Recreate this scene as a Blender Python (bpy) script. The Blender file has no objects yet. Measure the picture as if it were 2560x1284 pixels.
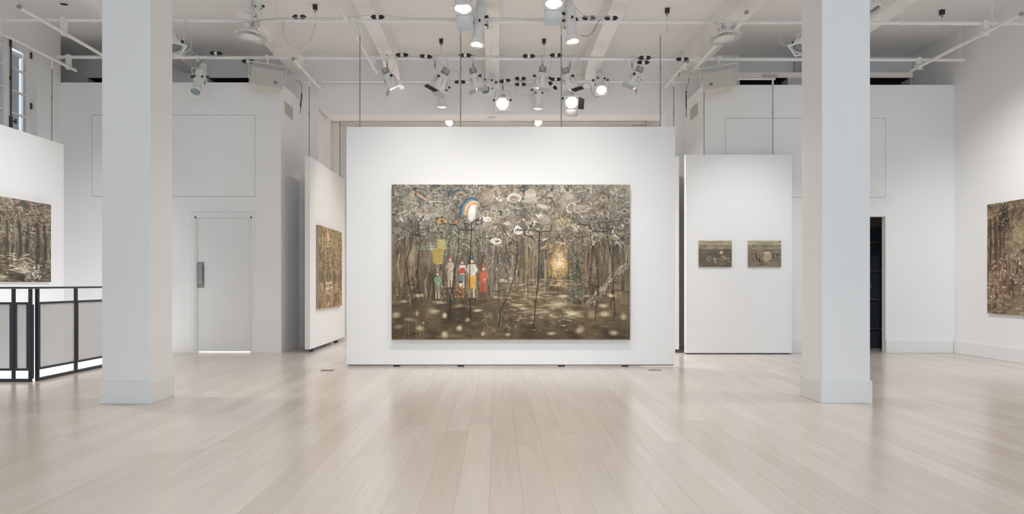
import bpy, math, random
import numpy as np
from mathutils import Vector, Matrix

# ------------------------------------------------------------------ camera, world, light, exposure
SC = bpy.context.scene
COL = SC.collection
F, CX, CY, CAMH = 1790.0, 1243.0, 708.0, 1.10      # focal length and vanishing point in 2560x1284 pixels
cam = bpy.data.objects.new('camera', bpy.data.cameras.new('camera'))
COL.objects.link(cam)
cam.location = (0, 0, CAMH); cam.rotation_euler = (math.pi / 2, 0, 0)
cam.data.sensor_width = 36.0; cam.data.lens = F / 2560 * 36.0
cam.data.shift_x = (1280 - CX) / 2560; cam.data.shift_y = (CY - 642) / 2560
cam.data.clip_start = 0.05
SC.camera = cam
SC.view_settings.view_transform = 'Standard'; SC.view_settings.look = 'None'
SC.view_settings.gamma = 1.0; SC.view_settings.use_curve_mapping = False
SC.view_settings.exposure = 0.58
SC.cycles.sample_clamp_indirect = 2.0; SC.cycles.blur_glossy = 1.0
SC.cycles.max_bounces = 10; SC.cycles.diffuse_bounces = 6

world = bpy.data.worlds.new('world'); SC.world = world; world.use_nodes = True
bgn = world.node_tree.nodes['Background']
bgn.inputs[0].default_value = (0.86, 0.93, 1.0, 1); bgn.inputs[1].default_value = 1.5

def area(name, loc, rot, sx, sy, power, color):
    L = bpy.data.lights.new(name, 'AREA'); L.shape = 'RECTANGLE'; L.size = sx; L.size_y = sy
    L.energy = power; L.color = color
    o = bpy.data.objects.new(name, L); COL.objects.link(o); o.location = loc; o.rotation_euler = rot
    return o

def spot(name, loc, aim, power, deg, blend, color, r=0.06, parent=None):
    L = bpy.data.lights.new(name, 'SPOT'); L.energy = power; L.spot_size = math.radians(deg)
    L.spot_blend = blend; L.color = color; L.shadow_soft_size = r
    o = bpy.data.objects.new(name, L); COL.objects.link(o)
    d = Vector(aim) - Vector(loc)
    o.rotation_euler = d.to_track_quat('-Z', 'Y').to_euler()
    o.location = loc
    return o

DAY = (0.58, 0.79, 1.0); WARM = (1.0, 0.955, 0.915); NEUT = (0.975, 0.98, 1.0)
# daylight from the tall windows of the wall behind the camera
area('daylight_window_right', (3.6, -4.7, 2.3), (math.pi / 2, 0, 0), 5.2, 3.2, 105, DAY)
area('daylight_window_left', (-3.4, -4.7, 2.3), (math.pi / 2, 0, 0), 3.6, 3.2, 27, DAY)
# gallery spots on the pipe row over the visitor's head, out of the frame
for sx, ax in ((-1.9, -1.0), (-0.5, -0.2), (0.9, 0.7), (2.2, 1.4)):
    spot('gallery_spot', (sx, 6.0, 4.4), (ax, 9.4, 1.1), 64, 44, 1.0, NEUT)
spot('gallery_spot', (-3.0, 8.2, 4.35), (-6.5, 9.6, 1.2), 280, 70, 1.0, NEUT)
spot('gallery_spot', (3.7, 8.3, 4.35), (3.8, 11.1, 1.5), 150, 50, 1.0, NEUT)
spot('gallery_spot', (4.6, 8.2, 4.35), (7.2, 9.6, 1.2), 280, 80, 1.0, NEUT)
spot('gallery_spot', (-1.0, 11.6, 4.35), (-2.95, 12.6, 1.6), 88, 60, 1.0, WARM)
for fx, fy, pw, dg in ((-1.7, 4.0, 128, 96), (1.7, 4.0, 128, 96), (-.9, 8.0, 196, 110), (.9, 8.0, 196, 110), (-4.7, 7.2, 185, 116), (5.2, 6.6, 190, 110), (0, 1.5, 150, 92)):
    spot('added_fill_spot', (fx, fy, 4.6), (fx, fy, 0.0), pw, dg, 1.0, WARM, r=0.15)  # unseen fill spots without fixtures, added to brighten floor, columns and ceiling
# unseen fill light below the floor, added to brighten the stairwell
area('stairwell_fill', (-5.3, 9.6, -1.0), (0, math.pi / 2, 0), .6, 2.4, 34, NEUT)

# ------------------------------------------------------------------ helpers
random.seed(7)
RNG = np.random.default_rng(11)

def PX(px, py, Y):
    """point at depth Y that the photograph shows at pixel (px, py)"""
    return Vector(((px - CX) * Y / F, Y, CAMH - (py - CY) * Y / F))
def XX(px, Y): return (px - CX) * Y / F
def ZZ(py, Y): return CAMH - (py - CY) * Y / F

class MB:
    def __init__(s): s.v = []; s.f = []
    def add(s, verts, faces, M=None):
        n = len(s.v)
        s.v += [tuple((M @ Vector(p)) if M else p) for p in verts]
        s.f += [tuple(i + n for i in f) for f in faces]
        return s
    def box(s, x0, x1, y0, y1, z0, z1, M=None):
        vs = [(x, y, z) for z in (z0, z1) for y in (y0, y1) for x in (x0, x1)]
        return s.add(vs, [(0, 2, 3, 1), (4, 5, 7, 6), (0, 1, 5, 4), (2, 6, 7, 3), (0, 4, 6, 2), (1, 3, 7, 5)], M)
    def lathe(s, prof, seg=20, M=None, cap=True):
        vs = []; fs = []
        for r, z in prof:
            for k in range(seg):
                a = 2 * math.pi * k / seg
                vs.append((r * math.cos(a), r * math.sin(a), z))
        for i in range(len(prof) - 1):
            for k in range(seg):
                k2 = (k + 1) % seg
                fs.append((i * seg + k, i * seg + k2, (i + 1) * seg + k2, (i + 1) * seg + k))
        if cap:
            fs.append(tuple(range(seg))[::-1]); fs.append(tuple((len(prof) - 1) * seg + k for k in range(seg)))
        return s.add(vs, fs, M)
    def tube(s, pts, r, seg=8, closed=False):
        pts = [Vector(p) for p in pts]; n = len(pts); rings = []
        ref = None
        for i, p in enumerate(pts):
            t = (pts[min(i + 1, n - 1)] - pts[max(i - 1, 0)])
            if t.length < 1e-9: t = Vector((0, 0, 1))
            t.normalize()
            if ref is None: ref = Vector((0, 0, 1)) if abs(t.z) < .9 else Vector((1, 0, 0))
            a = t.cross(ref)
            if a.length < 1e-6: a = t.orthogonal()
            a.normalize(); b = t.cross(a); ref = b.cross(t) if False else ref
            rr = r[i] if isinstance(r, (list, tuple)) else r
            rings.append([tuple(p + (a * math.cos(2 * math.pi * k / seg) + b * math.sin(2 * math.pi * k / seg)) * rr) for k in range(seg)])
        vs = [q for ring in rings for q in ring]; fs = []
        for i in range(n - 1):
            for k in range(seg):
                k2 = (k + 1) % seg
                fs.append((i * seg + k, (i + 1) * seg + k, (i + 1) * seg + k2, i * seg + k2))
        fs.append(tuple(range(seg))); fs.append(tuple((n - 1) * seg + k for k in range(seg))[::-1])
        return s.add(vs, fs)
    def build(s, name, mat, parent=None, smooth=False, bevel=0):
        o0 = origin(parent) if parent else Vector((0, 0, 0))
        me = bpy.data.meshes.new(name)
        me.from_pydata([tuple(Vector(p) - o0) for p in s.v], [], s.f)
        if smooth:
            me.polygons.foreach_set('use_smooth', [True] * len(me.polygons))
        me.materials.append(mat)
        o = bpy.data.objects.new(name, me); COL.objects.link(o)
        if parent: o.parent = parent
        if smooth:
            me.set_sharp_from_angle(angle=math.radians(38))
        if bevel:
            b = o.modifiers.new('bevel', 'BEVEL'); b.width = bevel; b.segments = 2; b.limit_method = 'ANGLE'
        return o

def origin(o):
    v = Vector((0, 0, 0))
    while o is not None:
        v += Vector(o.location); o = o.parent
    return v

def tag(o, label=None, cat=None, group=None, kind=None):
    if label: o['label'] = label
    if cat: o['category'] = cat
    if group: o['group'] = group
    if kind: o['kind'] = kind
    return o
def thing(name, label, cat, loc, group=None):
    o = bpy.data.objects.new(name, None); COL.objects.link(o); o.location = loc
    o.empty_display_size = 0.1
    return tag(o, label, cat, group)
def bx(x0, x1, y0, y1, z0, z1): return MB().box(min(x0, x1), max(x0, x1), min(y0, y1), max(y0, y1), min(z0, z1), max(z0, z1))

# ------------------------------------------------------------------ materials
def mat(name, col, rough=0.6, metal=0.0, var=0.0, scale=8.0, bump=0.0, bscale=120.0, emit=None, spec=0.5):
    m = bpy.data.materials.new(name); m.use_nodes = True
    nt = m.node_tree; b = nt.nodes['Principled BSDF']
    b.inputs['Roughness'].default_value = rough; b.inputs['Metallic'].default_value = metal
    b.inputs['Specular IOR Level'].default_value = spec
    tc = nt.nodes.new('ShaderNodeTexCoord')
    nz = nt.nodes.new('ShaderNodeTexNoise'); nz.inputs['Scale'].default_value = scale; nz.inputs['Detail'].default_value = 4
    nt.links.new(tc.outputs['Object'], nz.inputs['Vector'])
    rp = nt.nodes.new('ShaderNodeValToRGB')
    c = Vector(col)
    rp.color_ramp.elements[0].position = .3; rp.color_ramp.elements[1].position = .7
    rp.color_ramp.elements[0].color = (*(c * (1 - var)), 1); rp.color_ramp.elements[1].color = (*[min(1, q) for q in c * (1 + var)], 1)
    nt.links.new(nz.outputs['Fac'], rp.inputs['Fac']); nt.links.new(rp.outputs['Color'], b.inputs['Base Color'])
    if bump:
        n2 = nt.nodes.new('ShaderNodeTexNoise'); n2.inputs['Scale'].default_value = bscale
        nt.links.new(tc.outputs['Object'], n2.inputs['Vector'])
        bp = nt.nodes.new('ShaderNodeBump'); bp.inputs['Strength'].default_value = bump; bp.inputs['Distance'].default_value = .002
        nt.links.new(n2.outputs['Fac'], bp.inputs['Height']); nt.links.new(bp.outputs['Normal'], b.inputs['Normal'])
    if emit:
        b.inputs['Emission Color'].default_value = (*emit[:3], 1); b.inputs['Emission Strength'].default_value = emit[3]
    return m

def lin(r, g, b):
    f = lambda c: (c / 255 / 12.92) if c / 255 <= .04045 else ((c / 255 + .055) / 1.055) ** 2.4
    return (f(r), f(g), f(b))

M_WALL = mat('white_wall_paint', (.84, .835, .825), .75, var=.012, scale=1.2, bump=.12, bscale=160)
M_CEIL = mat('white_ceiling_paint', (.83, .815, .795), .85, var=.015, scale=1.0, bump=.1)
M_PANEL = mat('white_panel_paint', (.83, .83, .825), .7, var=.008, scale=1.5, bump=.08, bscale=200)
M_TRIM = mat('white_satin_trim', (.80, .795, .785), .45, var=.01, scale=2)
M_PIPE = mat('white_pipe_enamel', (.80, .785, .76), .35, var=.03, scale=9)
M_FIX = mat('white_fixture_enamel', (.74, .73, .71), .32, var=.03, scale=14)
M_GREY = mat('grey_cast_metal', (.36, .36, .35), .4, .6, var=.1, scale=20)
M_STEEL = mat('brushed_steel', (.42, .42, .41), .35, .85, var=.08, scale=40)
M_BLACK = mat('black_plastic', (.012, .012, .013), .5, var=.2, scale=30)
M_DARKSTEEL = mat('dark_railing_steel', lin(62, 66, 72), .42, .35, var=.1, scale=15)
M_SHADOW = mat('painted_slot_shade', (.02, .02, .021), .9, var=.1)
M_CABLE = mat('pale_cable_sheath', (.55, .53, .50), .55, var=.05)
M_CABLED = mat('dark_cable_sheath', (.03, .03, .03), .5, var=.05)
M_SPEAKER = mat('cream_speaker_enamel', (.60, .565, .52), .5, var=.02, scale=10)
M_GRILLE = mat('cream_speaker_grille', (.545, .515, .475), .7, var=.06, scale=260, bump=.6, bscale=420)
M_VENT = mat('beige_vent_metal', (.50, .475, .44), .5, var=.03)
M_DOORDARK = mat('dark_slate_paint', lin(58, 62, 70), .45, var=.08, scale=6)
M_CANVAS = mat('raw_canvas_edge', lin(165, 152, 135), .8, var=.1, scale=30)
M_SHADE = mat('grey_roller_shade', (.50, .54, .59), .8, var=.04, scale=5)
M_BRONZE = mat('aged_bronze', (.10, .07, .05), .4, .7, var=.2, scale=20)
M_FLOORBOX = mat('brass_floor_lid', lin(150, 138, 120), .4, .5, var=.1, scale=20)
M_LENSOFF = mat('dull_lens_glass', (.20, .25, .27), .15, var=.1, scale=10)
M_HBLENS = mat('frosted_lens', (.72, .73, .72), .3, var=.02)
M_LIT = mat('lit_lens_white', (.9, .9, .9), .3, emit=(1.0, .97, .93, 9.0))
M_LITW = mat('lit_lens_warm', (.9, .85, .75), .3, emit=(1.0, .86, .62, 3.0))
M_LITD = mat('lit_lens_dimmed', (.9, .9, .9), .3, emit=(1.0, .97, .93, 1.6))
M_ROD = mat('grey_rod_steel', (.30, .30, .295), .55, .3, var=.08, scale=40)
M_FROST = mat('frosted_gel', (.50, .52, .53), .4, var=.02)

def floor_mat():
    m = bpy.data.materials.new('pale_maple_boards'); m.use_nodes = True
    nt = m.node_tree; b = nt.nodes['Principled BSDF']; N = nt.nodes.new; L = nt.links.new
    b.inputs['Roughness'].default_value = .24; b.inputs['Specular IOR Level'].default_value = .5
    oi = N('ShaderNodeObjectInfo'); ge = N('ShaderNodeNewGeometry')
    add = N('ShaderNodeVectorMath'); add.operation = 'MULTIPLY_ADD'
    cmb = N('ShaderNodeCombineXYZ'); L(oi.outputs['Random'], cmb.inputs['X']); L(oi.outputs['Random'], cmb.inputs['Y'])
    L(cmb.outputs[0], add.inputs[0]); add.inputs[1].default_value = (17, 31, 0); L(ge.outputs['Position'], add.inputs[2])
    mp = N('ShaderNodeMapping'); mp.inputs['Scale'].default_value = (26, 1.3, 1); L(add.outputs[0], mp.inputs['Vector'])
    g = N('ShaderNodeTexNoise'); g.inputs['Scale'].default_value = 1.0; g.inputs['Detail'].default_value = 6; g.inputs['Distortion'].default_value = .6
    L(mp.outputs[0], g.inputs['Vector'])
    mp2 = N('ShaderNodeMapping'); mp2.inputs['Scale'].default_value = (5, .7, 1); L(add.outputs[0], mp2.inputs['Vector'])
    g2 = N('ShaderNodeTexNoise'); g2.inputs['Scale'].default_value = 1.0; g2.inputs['Detail'].default_value = 3; L(mp2.outputs[0], g2.inputs['Vector'])
    r1 = N('ShaderNodeValToRGB'); e = r1.color_ramp.elements
    e[0].position = 0; e[0].color = (*lin(201, 190, 180), 1); e[1].position = 1; e[1].color = (*lin(210, 201, 192), 1)
    L(oi.outputs['Random'], r1.inputs['Fac'])
    r2 = N('ShaderNodeValToRGB'); e = r2.color_ramp.elements
    e[0].position = .25; e[0].color = (.94, .93, .92, 1); e[1].position = .6; e[1].color = (1, 1, 1, 1)
    L(g.outputs['Fac'], r2.inputs['Fac'])
    r3 = N('ShaderNodeValToRGB'); e = r3.color_ramp.elements
    e[0].position = .3; e[0].color = (.95, .945, .94, 1); e[1].position = .7; e[1].color = (1.0, 1.0, 1.0, 1)
    L(g2.outputs['Fac'], r3.inputs['Fac'])
    x1 = N('ShaderNodeMixRGB'); x1.blend_type = 'MULTIPLY'; x1.inputs[0].default_value = 1; L(r1.outputs[0], x1.inputs[1]); L(r2.outputs[0], x1.inputs[2])
    x2 = N('ShaderNodeMixRGB'); x2.blend_type = 'MULTIPLY'; x2.inputs[0].default_value = 1; L(x1.outputs[0], x2.inputs[1]); L(r3.outputs[0], x2.inputs[2])
    L(x2.outputs[0], b.inputs['Base Color'])
    rr = N('ShaderNodeMapRange'); rr.inputs['To Min'].default_value = .19; rr.inputs['To Max'].default_value = .25
    L(g2.outputs['Fac'], rr.inputs['Value']); L(rr.outputs[0], b.inputs['Roughness'])
    return m
M_FLOOR = floor_mat()

def pane_mat(name, col, transp, rough=.4):
    m = bpy.data.materials.new(name); m.use_nodes = True
    nt = m.node_tree; b = nt.nodes['Principled BSDF']; out = nt.nodes['Material Output']
    b.inputs['Roughness'].default_value = rough
    nz = nt.nodes.new('ShaderNodeTexNoise'); nz.inputs['Scale'].default_value = 3
    rp = nt.nodes.new('ShaderNodeValToRGB'); c = Vector(col)
    rp.color_ramp.elements[0].color = (*(c * .96), 1); rp.color_ramp.elements[1].color = (*(c * 1.04), 1)
    nt.links.new(nz.outputs['Fac'], rp.inputs['Fac']); nt.links.new(rp.outputs[0], b.inputs['Base Color'])
    tr = nt.nodes.new('ShaderNodeBsdfTransparent'); mx = nt.nodes.new('ShaderNodeMixShader'); mx.inputs[0].default_value = transp
    nt.links.new(b.outputs[0], mx.inputs[1]); nt.links.new(tr.outputs[0], mx.inputs[2]); nt.links.new(mx.outputs[0], out.inputs['Surface'])
    return m
M_PANE = pane_mat('perforated_grey_infill', (.62, .62, .61), .34)
M_GLASS = pane_mat('clear_window_glass', (.75, .8, .82), .88, .05)

# ------------------------------------------------------------------ the setting
YB = 12.40        # back wall of the hall
YL, YR = 11.35, 11.33   # fronts of the two low rooms in its corners
XL, XR = -6.92, 7.23
ZC = 5.05
X_OL, X_OR = -3.09, 2.915    # wide opening in the back wall
Y_OB = 12.86                 # rear face of that wall
Z_OS = 4.02                  # underside of the bulkhead over it
XSTW, YSTW = -5.22, 8.04     # stairwell corner

floor = tag(MB().box(XSTW - .03, XR + .1, -5, YB + .5, -.25, -.02).box(XL - .1, XSTW - .03, -5, YSTW, -.25, -.02)
            .box(-4, 4, YB + .5, 18.2, -.25, 0).box(XSTW - .03, XR, -5, 2.6, -.02, 0).box(XL, XSTW - .03, -5, 2.6, -.02, 0)
            .build('floor', M_FLOOR), kind='structure')
PW = 0.172
pm = MB().box(-.5, .5, -.5, .5, -.018, 0)
pmesh = bpy.data.meshes.new('floor_plank'); pmesh.from_pydata(pm.v, [], pm.f); pmesh.materials.append(M_FLOOR)
planks = []
row = 0
x = XL
while x < XR - .01:
    x1 = min(x + PW, XR)
    ymax = YSTW if x1 <= XSTW + .02 else YB + .45
    y = 2.6 - random.uniform(0, .8)
    while y < ymax - .02:
        ln = random.uniform(2.1, 3.7)
        y1 = min(y + ln, ymax)
        if ymax - y1 < .5: y1 = ymax
        y0 = max(y, 2.6)
        planks.append((x, x1, y0, y1)); y = y1
    x = x1
def seen(p):
    # how large a board shows: drop boards outside the view
    x0, x1, y0, y1 = p
    best = 0
    for k in range(9):
        yy = y0 + (y1 - y0) * k / 8
        u = CX + F * (x0 + x1) / 2 / yy; v = CY + F * CAMH / yy
        if -30 < u < 2590 and v < 1300: best += (F / yy) ** 2 * PW * (y1 - y0) / 9 * CAMH / yy
    return best
planks.sort(key=seen, reverse=True)
rest = MB()
for i, (x0, x1, y0, y1) in enumerate(planks):
    if i < 298 and seen((x0, x1, y0, y1)) > 0:
        o = bpy.data.objects.new('plank', pmesh); COL.objects.link(o); o.parent = floor
        o.location = ((x0 + x1) / 2, (y0 + y1) / 2, random.uniform(-.0002, 0))
        o.scale = (x1 - x0 - .0007, y1 - y0 - .0007, 1)
    else:
        rest.box(x0 + .0007, x1 - .0007, y0 + .0006, y1 - .0006, -.018, 0)
if rest.v: tag(rest.build('planks_at_the_edges', M_FLOOR, floor), kind='stuff')

ceiling = tag(bx(XL - .9, XR + .2, -5.2, 18.2, ZC, ZC + .2).build('ceiling', M_CEIL), kind='structure')
ZJ = 4.74
for cx_, w_ in ((-5.28, .24), (-3.42, .26), (-1.76, .22), (-.08, .22), (1.60, .22), (3.31, .30), (5.29, .26)):
    inner = abs(cx_) < 3
    m = bx(cx_ - w_ / 2, cx_ + w_ / 2, -5, YB - .001, ZJ, ZC)
    j = m.build('joist', M_CEIL, ceiling)
    if inner:   # haunch where the joist runs into the bulkhead
        a, b_ = cx_ - w_ / 2 - .004, cx_ + w_ / 2 + .004
        MB().add([(a, YB - .75, ZJ + .001), (b_, YB - .75, ZJ + .001), (a, YB - .002, ZJ), (b_, YB - .002, ZJ), (a, YB - .002, ZJ - .26), (b_, YB - .002, ZJ - .26)],
                 [(0, 1, 3, 2), (0, 4, 5, 1), (2, 3, 5, 4), (0, 2, 4), (1, 5, 3)]).build('haunch', M_CEIL, ceiling)

# back wall with the wide opening, rounded under the bulkhead, and shadowed slots over the low rooms
wb = MB()
XBL = -7.60                  # the recess over the left room reaches further out
rad = .17; n_ = 8            # bulkhead, its lower left corner rounded
arc_ = [(X_OL + rad - rad * math.cos(t), Z_OS + rad - rad * math.sin(t)) for t in [math.pi / 2 * k / n_ for k in range(n_ + 1)]]
prof = [(X_OR, ZC), (X_OL, ZC)] + arc_ + [(X_OR, Z_OS)]
k_ = len(prof)
wb.add([(px_, yy_, pz_) for yy_ in (YB, Y_OB) for px_, pz_ in prof],
       [tuple(range(k_)), tuple(range(k_, 2 * k_))[::-1]] + [(i_, (i_ + 1) % k_, k_ + (i_ + 1) % k_, k_ + i_) for i_ in range(k_)])
wb.box(-4.28, X_OL - .0005, YB, Y_OB - .002, 0, ZC).box(X_OR + .0005, 4.20, YB, Y_OB, 0, ZC)
wb.box(-3.36, -3.058, Y_OB, Y_OB + .3, 0, ZC)      # rear pilaster
# upper walls over the corner rooms, each with two dark slots
SZ0, SZ1, YS = 4.45, ZZ(194, YB + .1), YB + .1
for x0, x1, holes in ((XBL, -4.28, ((-7.16, -5.7), (-5.05, -4.34))), (4.20, XR, ((4.22, 5.08), (5.6, XR - .01)))):
    wb.box(x0, x1, YS, YS + .5, SZ1, ZC).box(x0, x1, YS, YS + .5, 0, SZ0)
    xs_ = [x0] + [v for h_ in holes for v in h_] + [x1]
    for a_, b_ in zip(xs_[0::2], xs_[1::2]): wb.box(a_, b_, YS, YS + .5, SZ0, SZ1)
wall_back = tag(wb.build('wall_back', M_WALL), kind='structure')
for x0, x1 in ((-7.155, -5.705), (-5.045, -4.345), (4.225, 5.075), (5.605, XR - .015)):  # near-black sheets: the shade inside the slots is put into their colour
    bx(x0, x1, YS + .3, YS + .34, SZ0, SZ1).build('slot_shade_back', M_SHADOW, wall_back)
    bx(x0, x1, YS + .02, YS + .3, SZ1 - .004, SZ1 - .001).build('slot_shade_top', M_SHADOW, wall_back)
smoke = MB().lathe([(.0, 0), (.065, 0), (.065, .02), (.05, .03), (0, .032)], 20, Matrix.Translation((XX(1230, 12.62), 12.62, Z_OS - .033)), cap=False).build('smoke_detector', M_TRIM, smooth=True)
tag(smoke, 'round white smoke detector under the bulkhead behind the big panel', 'smoke detector')

# left wall with its casement window
WY0, WY1, WZ0, WZ1 = 9.50, 10.76, 2.35, 4.60
wl = MB()
wl.box(XL - .35, XL, -5, WY0, -3, ZC).box(XL - .35, XL, WY1, YL, -3, ZC).box(XL - .35, XL, YL, YB + .6, -3, 4.25).box(XBL - .2, XBL, YL - .2, YB + .6, 4.1, ZC).box(XBL, XL - .35, YL - .2, YL, 4.1, ZC).box(XBL, XL - .35, YL - .2, YB + .6, 4.0, 4.1).box(XL - .35, XL, WY0, WY1, -3, WZ0).box(XL - .35, XL, WY0, WY1, WZ1, ZC)
tag(wl.build('wall_left', M_WALL), kind='structure')
wr = tag(bx(XR, XR + .2, -5, YB + .9, 0, ZC).build('wall_right', M_WALL), kind='structure')
tag(bx(XR - .018, XR, -5, YR - .02, .0005, .20).build('baseboard_right', M_TRIM, bevel=.004), kind='structure')
# wall behind the camera, with two tall window openings
wre = MB()
wre.box(XL, XR, -5.2, -4.9, 0, .6).box(XL, XR, -5.2, -4.9, 4.0, ZC)
for a, b_ in ((XL, -5.3), (-1.5, .9), (6.3, XR)): wre.box(a, b_, -5.2, -4.9, .6, 4.0)
tag(wre.build('wall_rear', M_WALL), kind='structure')

# hall beyond the opening
wn = MB()
wn.box(-3.75, -3.6, Y_OB, 18, 0, ZC).box(3.6, 3.75, Y_OB, 18, 0, ZC).box(-3.75, 3.75, 18, 18.15, 0, ZC)
wn.box(-3.6, -3.42, 15.0, 15.5, 0, ZC).box(-3.6, -3.42, 16.6, 17.0, 0, ZC)
tag(wn.build('wall_far_hall', M_WALL), kind='structure')
tag(bx(2.7, 3.4, 17.94, 17.998, 2.0, 4.9).build('window_3', M_DOORDARK), kind='structure')
spot('far_hall_spot', (0, 15.0, 4.6), (0, 15.4, 0), 260, 140, 1, WARM, r=.3)

# stairwell shaft below the floor
ws = MB()
ws.box(XL, XSTW, YL, YL + .15, -3, 0).box(XL, XSTW, YSTW - .15, YSTW, -3, -.25).box(XSTW, XSTW + .15, YSTW, YL, -3, -.25).box(XL, XSTW, YSTW, YL, -3.1, -3)
tag(ws.build('wall_stairwell', M_WALL), kind='structure')

# low room in the left corner
ZTL, ZTR = ZZ(206, YL), ZZ(212, YR)
XLE = XX(702, YL)          # its right corner
dx0, dx1, dz = XX(487, YL), XX(630, YL), ZZ(541, YL)
hx0, hx1, hz0, hz1 = XX(229, YL), XX(638, YL), ZZ(491, YL), ZZ(287, YL)
T = .14
wl2 = MB()
wl2.box(XL, dx0, YL, YL + T, 0, hz0).box(dx0, dx1, YL, YL + T, dz, hz0).box(dx1, XLE, YL, YL + T, 0, hz0)
wl2.box(XL, hx0, YL, YL + T, hz0, hz1).box(hx1, XLE, YL, YL + T, hz0, hz1).box(XL, XLE, YL, YL + T, hz1, ZTL)
wl2.box(hx0, hx1, YL + .03, YL + T, hz0, hz1)
wl2.box(XLE - T, XLE, YL + T, YB, 0, ZTL)
wl2.box(XL, XLE - T, YL + T, YB + .38, ZTL - .15, ZTL - .02)
left_room = tag(wl2.build('wall_left_room', M_WALL), kind='structure')
g = .005
bx(hx0 + g, hx1 - g, YL + .001, YL + .029, hz0 + g, hz1 - g).build('access_panel', M_WALL, left_room)
area('store_room_lamp', ((dx0 + dx1) / 2, YL + .75, 2.6), (0, 0, 0), .8, .4, 35, NEUT)
# door 1
d1 = tag(bx(dx0 + .028, dx1 - .028, YL + .03, YL + .075, .026, dz - .028).build('door_1', M_TRIM), kind='structure')
jm = MB(); jm.box(dx0 - .001, dx0 + .025, YL - .001, YL + T - .01, 0, dz).box(dx1 - .025, dx1 + .001, YL - .001, YL + T - .01, 0, dz).box(dx0, dx1, YL - .001, YL + T - .01, dz - .025, dz + .001)
jm.build('door_jamb', M_TRIM, d1)
cs = MB(); c = .065
cs.box(dx0 - c, dx0 - .002, YL - .014, YL - .001, 0, dz + c).box(dx1 + .002, dx1 + c * .6, YL - .014, YL - .001, 0, dz + c).box(dx0 - .002, dx1 + .002, YL - .014, YL - .001, dz + .002, dz + c)
cs.build('door_casing', M_TRIM, d1, bevel=.003)
hx, hw = XX(492, YL), XX(509, YL)
hp = bx(hx, hw, YL + .026, YL + .031, ZZ(719, YL), ZZ(654, YL)).build('pull_plate', M_GREY, d1); hp['label'] = 'brushed grey pull plate'
ph = MB(); zt, zb = ZZ(654, YL) - .02, ZZ(719, YL) + .05
ph.box(hx + .02, hw - .02, YL - .010, YL + .002, zb, zt).box(hx + .02, hw - .02, YL, YL + .027, zt - .03, zt).box(hx + .02, hw - .02, YL, YL + .027, zb, zb + .03)
ph.build('pull_handle', M_GREY, d1, bevel=.003)

# low room in the right corner
XRE = XX(1757, YR)
ex0, ex1, ez = 5.24, XX(2214, YR), ZZ(541, YR)
kx0, kx1, kz0, kz1 = XX(1813, YR), XX(2214.5, YR), ZZ(493, YR), ZZ(295, YR)
wr2 = MB()
wr2.box(XRE, ex0, YR, YR + .11, 0, kz0).box(ex1, XR, YR, YR + .11, 0, kz0).box(ex0, ex1, YR, YR + .11, ez, kz0)
wr2.box(XRE, kx0, YR, YR + .11, kz0, kz1).box(kx1, XR, YR, YR + .11, kz0, kz1).box(XRE, XR, YR, YR + .11, kz1, ZTR)
wr2.box(kx0, kx1, YR + .03, YR + .11, kz0, kz1)
wr2.box(XRE, XRE + .11, YR + .11, YB, 0, ZTR).box(XRE + .11, XR, YR + .11, YB + .38, ZTR - .15, ZTR - .02)
right_room = tag(wr2.build('wall_right_room', M_WALL), kind='structure')
bx(kx0 + g, kx1 - g, YR + .001, YR + .029, kz0 + g, kz1 - g).build('access_panel', M_WALL, right_room)
tag(MB().box(ex1, XR - .018, YR - .018, YR - .0005, .0005, .20).box(XRE + .05, ex0, YR - .018, YR - .0005, .0005, .20).build('baseboard_right_room', M_TRIM, bevel=.004), kind='structure')
# dark inner door with four steel bars, seen through the doorway
YD = 12.15
wd = tag(bx(4.9, XR, YD + .06, YD + .12, 0, 3).build('wall_right_lobby', mat('grey_lobby_paint', (.22, .215, .21), .8, var=.03)), kind='structure')
d2 = tag(bx(5.45, 6.95, YD + .01, YD + .058, .004, ZZ(568, YD)).build('door_2', M_DOORDARK), kind='structure')
for py in (605, 677, 748.5, 820.5):
    z = ZZ(py, YD)
    MB().box(5.7, XX(2193, YD), YD - .03, YD - .012, z - .011, z + .011).box(5.75, 5.78, YD - .012, YD + .01, z - .01, z + .01).box(6.4, 6.43, YD - .012, YD + .01, z - .01, z + .01).build('steel_bar', M_STEEL, d2, bevel=.002)
    M = Matrix.Translation((XX(2201, YD), YD + .012, z)) @ Matrix.Rotation(math.pi / 2, 4, 'X')
    MB().lathe([(.012, 0), (.012, .02), (.006, .026)], 10, M).build('bolt', M_STEEL, d2)
bx(XX(2176, YD) - .10, XX(2178.5, YD), YD - .02, YD + .009, ZZ(720, YD), ZZ(708, YD)).build('lock_plate', M_STEEL, d2, bevel=.002)
# casement window
W = XL - .085
w1 = MB()
w1.box(W - .05, W, 10.655, WY1, WZ0, WZ1).box(W - .05, W, 10.29, 10.655, 4.52, WZ1).box(W - .05, W, 10.29, 10.655, WZ0, WZ0 + .09)
w1.box(W - .06, W + .012, 10.165, 10.29, WZ0, WZ1)
w1.box(W - .05, W, WY0, 9.62, WZ0, WZ1).box(W - .05, W, 9.62, 10.165, 4.52, WZ1).box(W - .05, W, 9.62, 10.165, WZ0, WZ0 + .09)
win = tag(w1.build('window_1', M_TRIM, bevel=.004), kind='structure')
zs = [ZZ(165, 10.28) - k * .323 for k in range(6)]
for z in zs:
    bx(W - .045, W - .006, 10.29, 10.655, z - .011, z + .011).build('glazing_bar', M_TRIM, win)
    bx(W - .045, W - .006, 9.62, 10.165, z - .011, z + .011).build('glazing_bar', M_TRIM, win)
edges = [4.52] + zs + [WZ0 + .09]
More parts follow.
